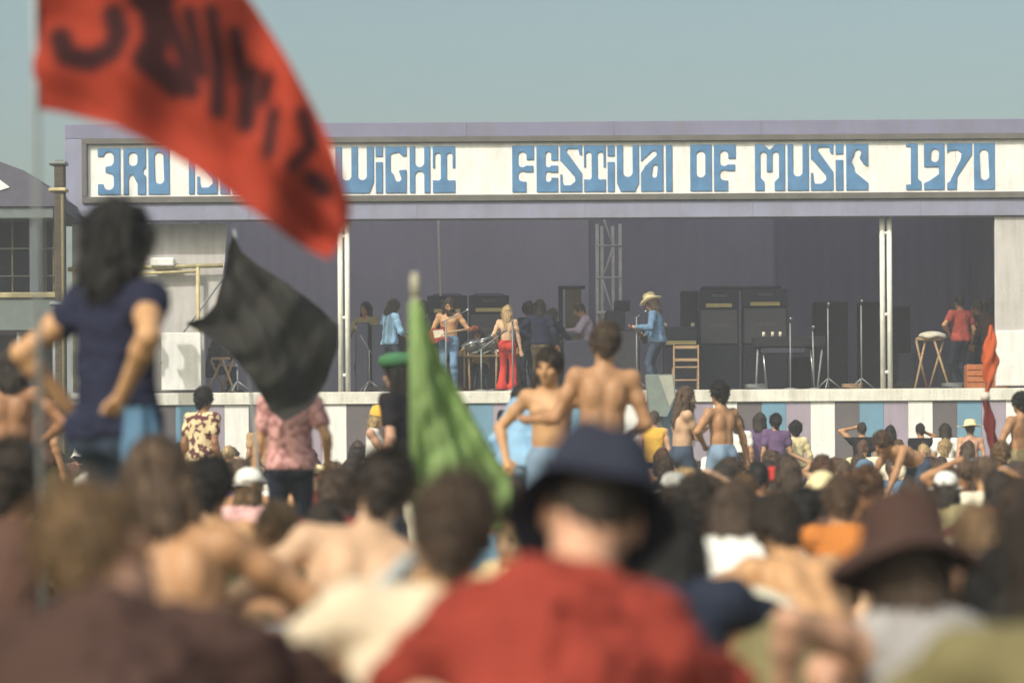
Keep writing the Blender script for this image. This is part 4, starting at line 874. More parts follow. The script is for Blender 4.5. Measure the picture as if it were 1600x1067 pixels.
# red flag with dark hand-painted strokes
def red_print(x, y):
    d = np.full(x.shape, 99.)
    for pts, r in (([(98, 55), (108, 84), (145, 92), (180, 78), (190, 50), (182, 20)], 12), ([(238, -30), (250, 60), (235, 92), (262, 112), (278, 128)], 17), ([(255, 0), (290, 80), (302, 138)], 9), ([(225, -5), (260, -10)], 16),
                   ([(335, 20), (343, 90), (344, 172)], 7), ([(392, 110), (386, 190)], 10), ([(300, 20), (318, 110)], 7), ([(372, 50), (378, 120)], 6), ([(430, 175), (425, 240)], 5), ([(478, 180), (492, 225)], 6), ([(492, 278), (508, 292)], 9), ([(420, 120), (412, 150)], 6), ([(490, 225), (462, 262)], 4), ([(60, -60), (140, -80), (200, -60)], 14)):
        P = [np.array(p, float) for p in pts]
        for a, b in zip(P[:-1], P[1:]):
            e = b-a; t = np.clip(((x-a[0])*e[0]+(y-a[1])*e[1])/(e @ e), 0, 1); d = np.minimum(d, np.hypot(x-a[0]-e[0]*t, y-a[1]-e[1]*t)-r)
    return np.clip(.5-(d-7)/14, 0, 1)*.97
Yr = 8.0
rf = empty('red_flag', (PX(62, Yr), Yr, 0), label='large red flag with dark hand-painted strokes waving at the upper left', cat='flag')
cloth('flag_cloth', [(57, -150), (150, -160), (270, -130), (350, -60), (400, 5), (450, 85), (490, 160), (525, 232), (541, 285), (550, 322)], [(550, 322), (545, 350), (532, 378), (515, 403)],
      [(57, 165), (100, 171), (180, 192), (250, 226), (330, 276), (400, 330), (460, 374), (515, 403)], [(57, -150), (57, 165)], Yr, flag_mat('red_flag_cloth', (.42, .05, .025), (.03, .006, .010), .3),
      lambda u, v: .055*np.sin(u*13+v*2.2)*u+.03*np.sin(u*24-v*3+1)*u**.5+.015*np.sin(v*14+u*4)+.003*np.sin(u*31+v*19+3*np.sin(v*4))+.002*np.sin(v*37-u*23+2*np.sin(u*7)), 160, 90, rf, red_print)
tubes('pole', steel, [[(PX(66, Yr), Yr, 0), (PX(60, Yr), Yr, PZ(200, Yr)), (PX(56, Yr), Yr, PZ(-190, Yr))]], .010, rf)
# green flag
Yg = 10.5
gf = empty('green_flag', (PX(651, Yg), Yg, 0), label='bright green flag hanging in folds from a white-tipped pole', cat='flag')
gm = flag_mat('green_flag_cloth', (.34, .50, .21), None, .45)
cloth('flag_cloth', [(642, 478), (652, 474), (662, 480)], [(662, 480), (676, 525), (693, 565), (716, 605), (741, 652), (768, 700), (796, 745), (800, 770), (790, 830)], [(656, 790), (700, 800), (750, 820), (790, 830)], [(642, 478), (643, 560), (646, 640), (652, 720), (656, 790)], Yg, gm,
      lambda u, v: v**.7*(.08*np.sin(u*8+v*3.5+.8*np.sin(v*5))+.03*np.sin(u*19-v*6)+.012*np.sin(u*37+v*9))+.02*np.sin(v*10+u*5)+.006*np.sin(v*41+u*13), 90, 130, gf)
mb = MB(); mb.tube([(PX(650, Yg), Yg+.015, PZ(800, Yg)), (PX(650, Yg), Yg+.015, PZ(470, Yg))], .026, 12); adopt(mb.build('pole_sleeve', gm), gf)
tubes('pole', mat('bleached_pole', (.42, .40, .30), rough=.7), [[(PX(650, Yg), Yg+.015, 0), (PX(650, Yg), Yg+.015, PZ(432, Yg))]], .015, gf)
mb = MB(); mb.lathe([(0, .03), (.012, .027), (.018, .01), (.019, -.02), (.017, -.07), (0, -.07)], (PX(650, Yg), Yg+.015, PZ(436, Yg)), 14); adopt(mb.build('pole_tip', mat('white_tip', (.50, .49, .38), rough=.7)), gf)
# black flag
Yb = 17.5
bf = empty('black_flag', (PX(445, Yb), Yb, 0), label='square black flag stretched by the wind in front of the pink-shirted man', cat='flag')
cloth('flag_cloth', [(366, 362), (378, 390), (405, 412), (450, 440), (500, 478), (528, 506)], [(528, 506), (529, 540), (510, 590), (482, 636), (444, 657)],
      [(290, 502), (325, 522), (360, 548), (395, 590), (420, 640), (444, 657)], [(366, 362), (356, 385), (352, 425), (336, 470), (318, 492), (290, 502)], Yb, flag_mat('black_flag_cloth', (.028, .028, .026), None, .12),
      lambda u, v: .09*np.sin(u*7+v*1.5)+.05*np.sin(v*11-u*5)+.03*np.sin(u*17+v*6)+.005*np.sin(v*31-u*19+2*np.sin(u*6))+.004*np.sin(u*43+v*9+3*np.sin(v*5)), 110, 100, bf)
tubes('pole', steel, [[(PX(364, Yb), Yb+.18, PZ(352, Yb)), (PX(416, Yb+.45), Yb+.45, PZ(860, Yb+.45)), (PX(419, Yb+.5), Yb+.5, 0.0)]], .009, bf)
# furled orange-red flag at the right
Yo = 30.0
of = empty('furled_flag', (PX(1548, Yo), Yo, 0), label='orange-red flag furled round a leaning pole at the right', cat='flag')
def furl(name, pts, rad, m):
    n = 44; C = curve_pts(pts, n); rr = np.interp(np.linspace(0, 1, n), np.linspace(0, 1, len(rad)), rad); V = []; k = 20
    for i in range(n):
        for j in range(k):
            a = 2*math.pi*j/k; r_ = rr[i]*(1+.28*math.sin(3*a+i*.35)+.12*math.sin(5*a-i*.2)); V.append((PX(C[i, 0], Yo)+r_*math.cos(a), Yo+r_*math.sin(a), PZ(C[i, 1], Yo)))
    Q = [(i*k+j, i*k+(j+1) % k, (i+1)*k+(j+1) % k, (i+1)*k+j) for i in range(n-1) for j in range(k)]
    return adopt(link(name, np_mesh(name, V, Q, [m])), of)
furl('flag_cloth', [(1550, 512), (1549, 540), (1547, 575), (1546, 605), (1541, 622)], [.012, .05, .07, .085, .075, .035, .02], flag_mat('orange_flag_cloth', (.62, .13, .045), None, .2))
furl('lower_cloth', [(1540, 628), (1546, 660), (1553, 705), (1560, 770)], [.03, .06, .05, .06, .04], flag_mat('dark_red_cloth', (.16, .022, .022), None, .15))
tubes('pole', mat('pole_brown', (.12, .07, .05)), [[(PX(1551, Yo), Yo, PZ(515, Yo)), (PX(1541, Yo), Yo, PZ(624, Yo)), (PX(1562, Yo), Yo, 0)]], .016, of)
mb = MB(); mb.lathe([(.02, -.05), (.05, -.04), (.06, 0), (.04, .05), (.015, .05)], (PX(1540, Yo), Yo, PZ(624, Yo)), 14); adopt(mb.build('knot', mat('white_rag', (.6, .55, .5))), of)

# ------------------------------------------------------------------ named people
C = {k: cmat('cloth_'+k, v) for k, v in dict(navy=(40, 43, 64), jeans=(66, 78, 98), ltjeans=(126, 150, 176), dkjeans=(42, 48, 64), ltblue=(140, 180, 214), red=(140, 58, 49), brick=(150, 70, 62), white=(238, 238, 235), offwhite=(222, 215, 195), yellow=(226, 180, 80),
     purple=(104, 84, 120), cream=(226, 212, 170), paleshirt=(214, 200, 178), olive=(122, 115, 84), khaki=(142, 132, 100), brown=(88, 66, 58), darkbrown=(74, 56, 52), grey=(160, 158, 160), black=(38, 36, 42), pink=(222, 176, 176), rose=(196, 150, 142), teal=(96, 132, 164), denim=(104, 136, 172),
     redpants=(190, 62, 54), orange=(190, 120, 62), blue=(48, 92, 180), green=(72, 120, 86), maroon=(110, 50, 50), tan=(176, 146, 110), lilac=(178, 166, 190), bluehat=(50, 53, 68)).items()}
FLORAL = mat('cloth_floral', srgb((214, 196, 158)), rough=.9, pat=srgb((96, 54, 60)), pscale=16)
PINKP = mat('cloth_pink_print', srgb((206, 158, 156)), rough=.9, pat=srgb((160, 112, 112)), pscale=18)
CHECK = mat('cloth_faded_print', srgb((150, 120, 118)), rough=.9, pat=srgb((110, 90, 96)), pscale=22)
J_ = ('long', C['jeans'])
# on the stage
zs = ZF
def perf(*a, **k): return person(*a, z0=zs, res=.013, **k)
perf('musician in a tan shirt behind the black cabinets, next to the left ladder column', 572, 463, 52.6, 'forward', rz=150, hair=('shag', 'black'), skin='brown', top=('long', C['khaki']), bottom=('long', C['dkjeans']))
perf('musician in a light blue shirt and jeans, half hidden by the green flag pole', 618, 459, 51.6, 'guitar', rz=-60, hair=('shag', 'dark'), skin='tan', top=('roll', C['ltblue']), bottom=J_)
perf('dark-haired musician in dark clothes directly behind the green flag pole', 661, 461, 53.0, 'stand', rz=170, hair=('afro', 'black'), skin='brown', top=('long', C['navy']), bottom=('long', C['dkjeans']))
gp, GJ, GM, gs = perf('long-haired guitarist with open shirt and bare chest playing a red guitar', 703, 464, 51.2, 'guitar', rz=172, hair=('long', 'dark'), skin='gold', beard=(.05, 'dark'), bottom=('long', C['denim']), face=True)
gp2 = perf('seated percussionist in a mustard shirt bent over the shiny drums', 747, 512, 52.0, 'seat', rz=165, hair=('shag', 'dark'), skin='tan', top=('long', C['tan']), bottom=('long', C['dkjeans']), mod=dict(p=(0, 0, .56), LH=(-.12, .34, .86), RH=(.12, .36, .86)), face=True)[0]
perf('blonde bare-backed singer in flared red trousers', 794, 477, 50.8, 'stand', rz=-8, hair=('long', 'blond'), skin='pale', bottom=('long', C['redpants']), fem=1, g=.90, flare=.06, mod=dict(LH=(-.19, .05, .98), RH=(.27, .02, .80)))
perf('man in a navy shirt and khaki trousers standing with his back turned on stage', 846, 468, 51.6, 'lefthip', rz=-15, hair=('shag', 'dark'), skin='tan', top=('long', C['navy']), bottom=('long', C['khaki']))
perf('dark-haired cameraman in black at the left shoulder of the navy-shirted man', 827, 472, 52.2, 'phone', rz=30, hair=('afro', 'black'), skin='tan', top=('long', C['black']), bottom=('long', C['dkjeans']))
perf('man in dark blue leaning in beside the navy-shirted man, before the seated keyboard player', 866, 482, 52.3, 'forward', rz=-50, hair=('shag', 'brown'), skin='tan', top=('long', C['navy']), bottom=('long', C['dkjeans']))
perf('seated keyboard player in a pale shirt facing left before the brown door', 906, 474, 52.6, 'seat', rz=95, hair=('short', 'dark'), skin='tan', top=('long', C['lilac']), bottom=('long', C['jeans']), mod=dict(p=(0, 0, .95), LF=(-.12, .42, .4), RF=(.12, .42, .4), LH=(-.12, .42, 1.15), RH=(.12, .42, 1.12)))
cp, CJ, CM, cs = perf('guitarist in a white cowboy hat and light blue denim shirt', 1019, 461, 51.3, 'guitar', rz=68, hair=('shag', 'chestnut'), skin='pink', top=('long', C['denim']), bottom=J_, hat=('cowboy', C['cream']), mod=dict(hd=(18, 0, 0)))
perf('stagehand in a red shirt and dark trousers near the right wing', 1500, 463, 51.6, 'lefthip', rz=25, hair=('short', 'black'), skin='tan', top=('tee', C['brick']), bottom=('long', C['dkjeans']))
perf('man in dark blue behind the stagehand, half in shadow by the wing wall', 1528, 470, 53.5, 'stand', rz=60, hair=('short', 'brown'), skin='brown', top=('long', C['navy']), bottom=('long', C['dkjeans']))
perf('shadowed man in a rust shirt at the edge of the right wing wall', 1547, 468, 52.5, 'crossed', rz=20, hair=('shag', 'dark'), skin='brown', top=('long', C['brown']), bottom=('long', C['dkjeans']))
perf('crouching roadie in black behind the black flag at the stage left', 345, 520, 51.5, 'seat', rz=-60, hair=('shag', 'black'), skin='tan', top=('long', C['black']), bottom=('long', C['dkjeans']), mod=dict(p=(0, 0, .48)))
def stool(lab, gx, gy, top):
    t = empty('stool', (gx, gy, ZF), label=lab, cat='stool'); mb = MB(); mb.lathe([(0, top), (.16, top), (.17, top-.02), (.16, top-.05), (0, top-.05)], (gx, gy, ZF), 20); adopt(mb.build('seat', blackv), t)
    for k in range(3): a = k*2.1+.4; adopt(tubes('leg', chrome, [[(gx+.1*math.cos(a), gy+.1*math.sin(a), ZF+top-.05), (gx+.17*math.cos(a), gy+.17*math.sin(a), ZF)]], .013), t)
bpy.context.view_layer.update()
stool('small black stool under the seated percussionist', gp2.matrix_world.translation.x, gp2.matrix_world.translation.y, .46)
def guitar(M, J, sc, lab, m, dirn=None):
    t = empty('electric_guitar', (0, 0, 0), label=lab, cat='guitar')
    a = M @ Vector(J['RW']); b = M @ Vector(J['LW']); d = (b-a).normalized(); c = a+(a-b).normalized()*.02
    fwd = (M.to_3x3() @ Vector((0, 1, 0))).normalized(); up = d.cross(fwd).normalized(); fwd = up.cross(d)
    def W(u, v, w_): return c+d*u+up*v+fwd*(w_+.05)
    out = [(-.20, -.10), (-.22, 0), (-.19, .12), (-.10, .17), (0, .11), (.08, .12), (.16, .17), (.19, .10), (.13, .05), (.12, -.03), (.17, -.12), (.10, -.15), (.02, -.10), (-.08, -.16)]; n = len(out)
    mb = MB(); mb.add([W(x_, y_, -.02) for x_, y_ in out]+[W(x_, y_, .025) for x_, y_ in out], [tuple(range(n)), tuple(range(2*n-1, n-1, -1))]+[(i, (i+1) % n, n+(i+1) % n, n+i) for i in range(n)]); mb.build('guitar_body', m, t)
    mb = MB(); mb.tube([W(.10, 0, .03), W(.62, 0, .03)], [.026, .022], 8); mb.build('neck', lwood, t)
    mb = MB(); mb.add([W(x_, y_, w_) for w_ in (.02, .035) for x_, y_ in ((.62, -.03), (.62, .03), (.80, .045), (.80, -.03))], [(0, 1, 2, 3), (7, 6, 5, 4), (0, 1, 5, 4), (1, 2, 6, 5), (2, 3, 7, 6), (3, 0, 4, 7)]); mb.build('headstock', m, t)
    mb = MB(); mb.add([W(x_, y_, .029) for x_, y_ in ((-.10, -.10), (-.10, .06), (.12, .05), (.10, -.08))], [(0, 1, 2, 3)]); mb.build('pickguard', cream, t)
guitar(GM, GJ, gs, 'red electric guitar held by the bare-chested long-haired guitarist', mat('guitar_red', (.30, .04, .03), rough=.3))
guitar(CM, CJ, cs, 'dark electric guitar held by the cowboy-hatted guitarist', mat('guitar_dark', (.06, .04, .03), rough=.3))

# in the field, standing
lm, LJ, LM, ls = person('man in a navy T-shirt and jeans standing with hands on hips at the left', 196, 318, 10.0, 'hips', rz=-36, hair=('bushy', 'black'), skin='gold', top=('cap_sleeve', C['navy']), bottom=J_, res=.011, g=.86, fat=.92, hseed=1,
    mod=dict(hd=(-2, 0, -15), LH=(-.22, -.02, .98), RH=(.16, -.13, 1.02), LE=(-.55, -1, .1), RE=(.7, -.5, 0)), fold=.018)
mb = MB(); w0 = LM @ Vector((.19, -.09, .93)); V = []; n = 14; k = 26
for i in range(n):
    t_ = i/(n-1)
    for j in range(k):
        a = 2*math.pi*j/k; r_ = (.035+.018*t_)*(1+.3*math.sin(4*a+t_*2)+.12*math.sin(7*a)); V.append((w0.x+r_*1.25*math.cos(a)+.02*t_, w0.y+r_*.7*math.sin(a), w0.z+.05-.21*t_+.03*math.sin(3*a)*t_))
Q = [(i*k+j, i*k+(j+1) % k, (i+1)*k+(j+1) % k, (i+1)*k+j) for i in range(n-1) for j in range(k)]+[(j, j+1, (k-2-j) % k, (k-1-j) % k) for j in range(0, k//2-1)]
link('bundled_shirt', np_mesh('bundled_shirt', V, Q, [C['teal']]), None, label="light blue shirt hanging from the navy-shirted man's waistband", cat='shirt')
person('man in a pink patterned shirt and dark jeans, head hidden behind the black flag', 454, 558, 18.4, 'stand', rz=6, hair=('shag', 'brown'), skin='gold', top=('tee', PINKP), bottom=('long', C['dkjeans']), res=.011, mod=dict(LH=(-.28, .04, .80), RH=(.28, .02, .88)), scale=.94)
person('bare-backed curly-haired man standing in the centre, arm on his friend', 946, 507, 16.6, 'stand', rz=6, hair=('mop', 'brown'), skin='tan', bottom=('long', C['dkjeans']), res=.010, g=1.0, mod=dict(LH=(-.42, .24, 1.10), LE=(-.3, -.4, -1), RH=(.24, .24, 1.02), RE=(.4, -.5, -1), s1=3), hseed=2)
person('bare-chested man facing the camera beside the bare-backed man', 858, 546, 17.2, 'stand', rz=168, hair=('mop', 'dark'), skin='gold', bottom=('long', C['ltjeans']), res=.009, g=.95, face=True, mod=dict(LH=(-.34, .20, 1.1), LE=(-1, 0, -.8), RH=(.30, .12, .92), RE=(1, -.3, -.4), hd=(6, 0, -8)))
person('person in a light blue shirt tucked behind the bare-chested man', 852, 572, 18.4, 'stand', rz=-50, hair=('short', 'dark'), skin='tan', top=('long', C['ltblue']), bottom=('long', C['ltjeans']), res=.012, g=1.1, fat=1.25, mod=dict(l0=8, l1=22, LH=(-.3, .1, .85)))
person('person with long dark hair in a black jacket, left of the light blue shirt', 815, 600, 27.0, 'stand', rz=0, hair=('long', 'black'), skin='tan', top=('long', C['black']), bottom=('long', C['dkjeans']), res=.015)
person('bearded long-haired shirtless man with folded arms near the stage', 1074, 606, 31.5, 'crossed', rz=-75, hair=('long', 'chestnut'), skin='pale', beard=(.16, 'chestnut'), bottom=('long', C['jeans']), res=.012, face=True)
person('shirtless man in pale jeans with elbow out, right of the bearded man', 1124, 600, 30.5, 'hips', rz=35, hair=('curly', 'black'), skin='tan', bottom=('long', C['ltjeans']), res=.012, mod=dict(RH=(.42, .05, .80), RE=(1, -.5, 0)))
person('person in a yellow tank top with arms down below the grey-green monitor', 1022, 643, 41, 'stand', hair=('short', 'brown'), skin='pink', top=('tank', C['yellow']), bottom=('long', C['dkjeans']), res=.016)
person('person in a white T-shirt left of the two purple-clad friends', 1152, 650, 42, 'stand', hair=('shag', 'dark'), top=('tee', C['white']), bottom=J_, res=.016)
person('left of the two friends in purple shirts, dark shaggy hair', 1189, 647, 42.5, 'stand', rz=-30, hair=('shag', 'dark'), top=('tee', C['purple']), bottom=('long', C['dkjeans']), res=.016)
person('right of the two friends in purple shirts, rounder dark hair', 1212, 650, 42, 'stand', rz=10, hair=('curly', 'black'), top=('tee', C['purple']), bottom=('long', C['khaki']), res=.016)
person('curly black-haired person in a cream long-sleeved top, hand on hip', 1243, 660, 42.5, 'lefthip', rz=5, hair=('afro', 'black'), skin='pale', top=('long', C['cream']), bottom=('long', C['dkjeans']), res=.016, g=.9)
person('person in a dark T-shirt shading the eyes with a raised arm near the stripes', 1347, 663, 42, 'shade', rz=0, hair=('short', 'dark'), top=('tee', C['black']), bottom=J_, res=.016)
person('small dark-haired person behind the bending man, between the stripe boards', 1391, 668, 44, 'stand', hair=('shag', 'black'), top=('tee', C['brown']), bottom=J_, res=.018)
person('dark-shirted person with a hand raised to the face near the white stripe', 1438, 675, 42, 'phone', rz=10, hair=('short', 'black'), top=('tee', C['black']), bottom=J_, res=.016)
person('person in a loose white shirt left of the straw-hatted man', 1477, 671, 42, 'stand', hair=('shag', 'dark'), top=('tee', C['white']), bottom=('long', C['dkjeans']), res=.016)
person('sunburnt bare-backed man in a straw hat near the furled flag', 1516, 660, 41, 'stand', hair=('short', 'brown'), skin='pink', bottom=('long', C['dkjeans']), hat=('straw', C['cream']), res=.016)
person('shirtless blond man bending far forward in blue jeans in the right-hand crowd', 1378, 684, 27, 'bend', rz=118, hair=('curly', 'chestnut'), skin='tan', bottom=J_, res=.012)
person('shirtless tanned man at the right edge of the picture', 1594, 619, 31, 'lefthip', rz=30, hair=('curly', 'black'), skin='tan', bottom=('long', C['khaki']), res=.013, mod=dict(LH=(-.14, .16, .95)))
person('tanned bare-backed man in blue shorts at the far left edge', 18, 538, 18.6, 'hips', rz=5, hair=('shag', 'dark'), skin='brown', bottom=('shorts', C['blue']), res=.013, mod=dict(LH=(-.2, .2, 1.0)))
person('man in yellow-olive trousers and a brown shirt behind the blue-shorted man', 72, 585, 24, 'stand', rz=-40, hair=('long', 'dark'), skin='tan', top=('tee', C['brown']), bottom=('long', C['olive']), res=.015)
person('afro-haired man in a brown and cream floral shirt below the left wing', 320, 604, 31, 'stand', rz=-35, hair=('curly', 'black'), skin='brown', top=('tee', FLORAL), bottom=('long', C['khaki']), res=.013)
person('fair-haired person in white with a yellow headscarf left of the green flag', 594, 632, 30, 'crossed', rz=-110, hair=('shag', 'blond'), skin='pink', top=('tank', C['white']), bottom=('long', C['white']), hat=('beanie', C['yellow']), res=.015)
person('man in a green beret with black hair, half hidden behind the green flag', 621, 552, 19.8, 'stand', rz=60, hair=('shag', 'black'), skin='pink', top=('tee', C['black']), bottom=J_, hat=('beret', C['green']), res=.012)
person('person in a brown top standing behind the pink-shirted man near the stage', 408, 648, 42, 'stand', rz=20, hair=('shag', 'brown'), top=('tee', C['tan']), bottom=J_, res=.018)

# in the field, seated, nearest first
person('broad man in a red shirt and floppy blue hat seated in the very front', 926, 668, 5.15, 'sit_hunch', rz=-4, hair=('crop', 'dark'), skin='pink', top=('tee', C['red']), bottom=J_, hat=('bucket', C['bluehat'], -12), res=.010, g=1.13, fat=1.2, fold=.032, mod=dict(l0=12, l1=40, s0=4, s1=8, hd=(-14, 0, 8), shz=.215, shw=.155, LE=(-1, 0, -.5), RE=(1, 0, -.5), LH=(-.15, .5, .35), RH=(.15, .5, .35)))
person('curly sandy-haired person in a dark brown shirt hunched at the lower left', 158, 716, 5.0, 'sit_hunch', rz=4, hair=('mop', 'sandy'), skin='pink', top=('long', C['darkbrown']), bottom=J_, res=.010, g=1.15, fat=1.15, fold=.03, mod=dict(l0=16, l1=52, hd=(-34, 0, -40), shz=.25, LH=(-.15, .6, .35), RH=(.15, .6, .35)), hseed=0)
person('brown-haired person in a cream shirt seated left of the red-shirted man', 704, 748, 5.5, 'sit_knees', rz=10, hair=('curly', 'brown'), skin='gold', top=('tee', C['paleshirt']), bottom=('long', C['khaki']), res=.010, g=1.05, mod=dict(s0=5, s1=13, l1=14, shz=.28), hseed=1)
person('bare-backed dark-haired man seated beyond the white pole', 598, 706, 8.9, 'sit_upright', rz=8, hair=('curly', 'dark'), skin='pale', bottom=('long', C['khaki']), res=.010, g=1.15, mod=dict(l0=6, l1=20, s0=6, s1=14, shz=.28, LH=(-.34, .12, .12), LE=(-1, -.3, 0)), hseed=2)
person('bare-backed person with long chestnut hair seated left of centre', 255, 678, 8.3, 'sit_upright', rz=-10, hair=('shag', 'chestnut'), skin='tan', bottom=J_, res=.010, mod=dict(l0=5, l1=14, hd=(-4, 0, -10), s0=-5, s1=-11, shz=.27))
person('dark-haired bare-shouldered person reaching an arm out to the right', 330, 716, 11.5, 'sit_upright', rz=-6, hair=('curly', 'black'), skin='gold', bottom=J_, res=.011, mod=dict(RH=(.62, .16, .46), RE=(.5, -.2, -1)))
person('dark-haired person in a tan shirt at the left edge, behind the red flag pole', 18, 690, 8.8, 'sit_knees', rz=-8, hair=('curly', 'dark'), skin='brown', top=('tee', C['brown']), bottom=('long', C['khaki']), res=.011)
person('person in a mauve-brown floppy hat and grey sleeveless top at the lower right', 1412, 782, 6.0, 'sit_hunch', rz=14, hair=('long', 'brown'), skin='pink', top=('tank', C['grey']), bottom=('long', C['khaki']), hat=('floppy', C['darkbrown'], -8), res=.010, g=.88, mod=dict(p=(0, 0, .10), l0=10, l1=26, shz=.27, LH=(-.40, .1, .30), LE=(-1, -.4, 0)))
person('person in an olive shirt cut by the lower right corner', 1655, 760, 4.3, 'sit_knees', rz=10, hair=('shag', 'dark'), skin='tan', top=('tee', C['olive']), bottom=J_, res=.012, g=1.2)
person('dark-haired person in black between the floppy hat and the olive shirt', 1558, 862, 6.8, 'sit_hunch', rz=0, hair=('shag', 'black'), skin='brown', top=('long', C['black']), bottom=('long', C['dkjeans']), res=.012, mod=dict(p=(0, 0, .10), l0=25, l1=52))
person('dark-haired person in a dark grey jacket right of the blue-hatted man', 1052, 792, 7.4, 'sit_hunch', rz=-8, hair=('shag', 'black'), skin='tan', top=('long', C['dkjeans']), bottom=('long', C['dkjeans']), res=.012, mod=dict(l0=18, l1=40))
person('pink-topped girl in a white cap seated beside the pink-shirted man', 385, 727, 17.5, 'sit_turn', rz=-12, hair=('bob', 'sandy'), skin='pale', fem=1, g=.9, top=('tee', C['pink']), bottom=('long', C['white']), hat=('cap', C['white']), res=.012)
person('girl with a blunt brown fringe turned towards the camera', 527, 744, 16.5, 'sit_knees', rz=165, hair=('bob', 'brown'), skin='pale', fem=1, g=.9, top=('tee', CHECK), bottom=J_, res=.010, face=True)
person('blonde child in a cream top turned back towards the camera', 800, 806, 10.5, 'sit_knees', rz=150, hair=('long', 'blond'), skin='pale', fem=1, top=('long', C['cream']), bottom=('long', C['cream']), res=.011, scale=.72, face=True)
person('person in a white top with a strap, seated centre right', 1108, 752, 13.5, 'sit_hunch', rz=5, hair=('curly', 'brown'), skin='tan', top=('tee', C['white']), bottom=J_, res=.012)
person('auburn-haired person in a white cap behind the white-topped one', 1053, 738, 17.5, 'sit_knees', rz=-5, hair=('shag', 'chestnut'), skin='tan', top=('tee', C['white']), bottom=J_, hat=('cap', C['white'], 10), res=.013)
person('bare-backed sunburnt person with a white shirt over one shoulder', 1212, 782, 9.8, 'sit_hunch', rz=20, hair=('curly', 'dark'), skin='gold', bottom=('long', C['white']), res=.011, mod=dict(l0=18, l1=46, hd=(-22, 0, 0)))
person('reddish-haired person in an orange top in the right-hand crowd', 1312, 775, 12.5, 'sit_knees', rz=4, hair=('curly', 'chestnut'), skin='tan', top=('tee', C['orange']), bottom=J_, res=.013)
person('dark-haired person in a deep maroon top beside the orange one', 1255, 770, 13.5, 'sit_hunch', rz=0, hair=('curly', 'black'), top=('tee', C['maroon']), bottom=J_, res=.013)
person('long-haired person in a sky blue shirt below the hand-on-hip figure', 1278, 726, 25, 'sit_turn', rz=-20, hair=('long', 'dark'), skin='brown', top=('tee', C['teal']), bottom=J_, res=.014)
person('person in a bright red cap below the purple shirts', 1209, 733, 22, 'sit_upright', rz=0, hair=('short', 'grey'), skin='tan', top=('tee', C['khaki']), bottom=J_, hat=('beanie', C['redpants']), res=.014)
person('person in a white peaked cap right of the bending man', 1478, 765, 18.5, 'sit_knees', rz=-15, hair=('shag', 'dark'), skin='pink', top=('tee', C['khaki']), bottom=J_, hat=('cap', C['white'], 14), res=.013)
person('long blond-haired person left of the dark red furled cloth', 1526, 800, 9.5, 'sit_hunch', rz=10, hair=('long', 'sandy'), skin='pink', top=('tee', C['lilac']), bottom=J_, res=.012)
person('person with brown curls and bare shoulders at the right edge', 1598, 790, 9.0, 'sit_knees', rz=-10, hair=('curly', 'brown'), skin='pink', bottom=J_, res=.012)
person('person in an ochre cap among the heads right of centre', 1284, 752, 16, 'sit_knees', rz=0, hair=('shag', 'dark'), top=('tee', C['brown']), bottom=J_, hat=('beanie', C['cream']), res=.014)
person('person with grey curly hair left of the reddish-haired one', 1160, 764, 15.5, 'sit_knees', rz=6, hair=('curly', 'sandy'), skin='pink', top=('tee', C['white']), bottom=J_, res=.014)
person('person in khaki lying back between the two left bare backs', 428, 845, 10.6, 'sit_back', rz=70, hair=('short', 'sandy'), skin='tan', top=('tee', C['khaki']), bottom=('long', C['khaki']), res=.013, scale=.86, mod=dict(l0=-40, l1=-34))
person('person in dark denim curled up in the lower left crowd', 420, 905, 7.6, 'sit_hunch', rz=-30, hair=('bald', 'sandy'), skin='tan', top=('long', C['dkjeans']), bottom=J_, res=.013, scale=.86, mod=dict(l0=38, l1=70, p=(0, 0, .10)))
person('person in a rose patterned shirt seated below the girl with the fringe', 505, 790, 12.4, 'sit_hunch', rz=20, hair=('shag', 'dark'), skin='pink', top=('tee', CHECK), bottom=J_, res=.013, mod=dict(l0=20, l1=45))

# pale poles and bedding between the people
Yp = 6.3
tubes('tent_pole', poleW, [[(PX(420, Yp-.5), Yp-.5, PZ(1075, Yp-.5)), (PX(640, Yp), Yp, PZ(872, Yp))]], .020, None, label='pale pole slanting up beside the cream-shirted person', cat='pole')
def heap(name, px, py, Y, w_, d_, h, m, lab, cat, seed):
    c = np.array((PX(px, Y), Y, 0)); V, Q = implicit([ell(c+np.array((0, 0, h*.35)), (w_, d_, h*.65)), ell(c+np.array((w_*.5, .05, h*.2)), (w_*.5, d_*.6, h*.5)), ell(c+np.array((-w_*.45, -.05, h*.25)), (w_*.5, d_*.7, h*.5))], .02, noise=lambda X: .03*fbm(X, 3.5, seed))
    link(name, np_mesh(name, V, Q, [m]), None, label=lab, cat=cat)
heap('blanket', 1125, 900, 8.8, .35, .3, .42, C['offwhite'], 'crumpled cream blanket right of the red-shirted man', 'blanket', 4)
heap('duffel_bag', 1168, 900, 8.3, .22, .16, .40, C['black'], 'black bag propped on the cream blanket', 'bag', 5)
heap('sleeping_bag', 405, 1000, 7.4, .30, .25, .38, C['grey'], 'pale blue-grey sleeping bag on the ground by the slanting pole', 'sleeping bag', 7)
heap('rucksack', 1250, 960, 7.2, .25, .2, .42, C['olive'], 'olive canvas rucksack left of the floppy-hatted person', 'rucksack', 8)

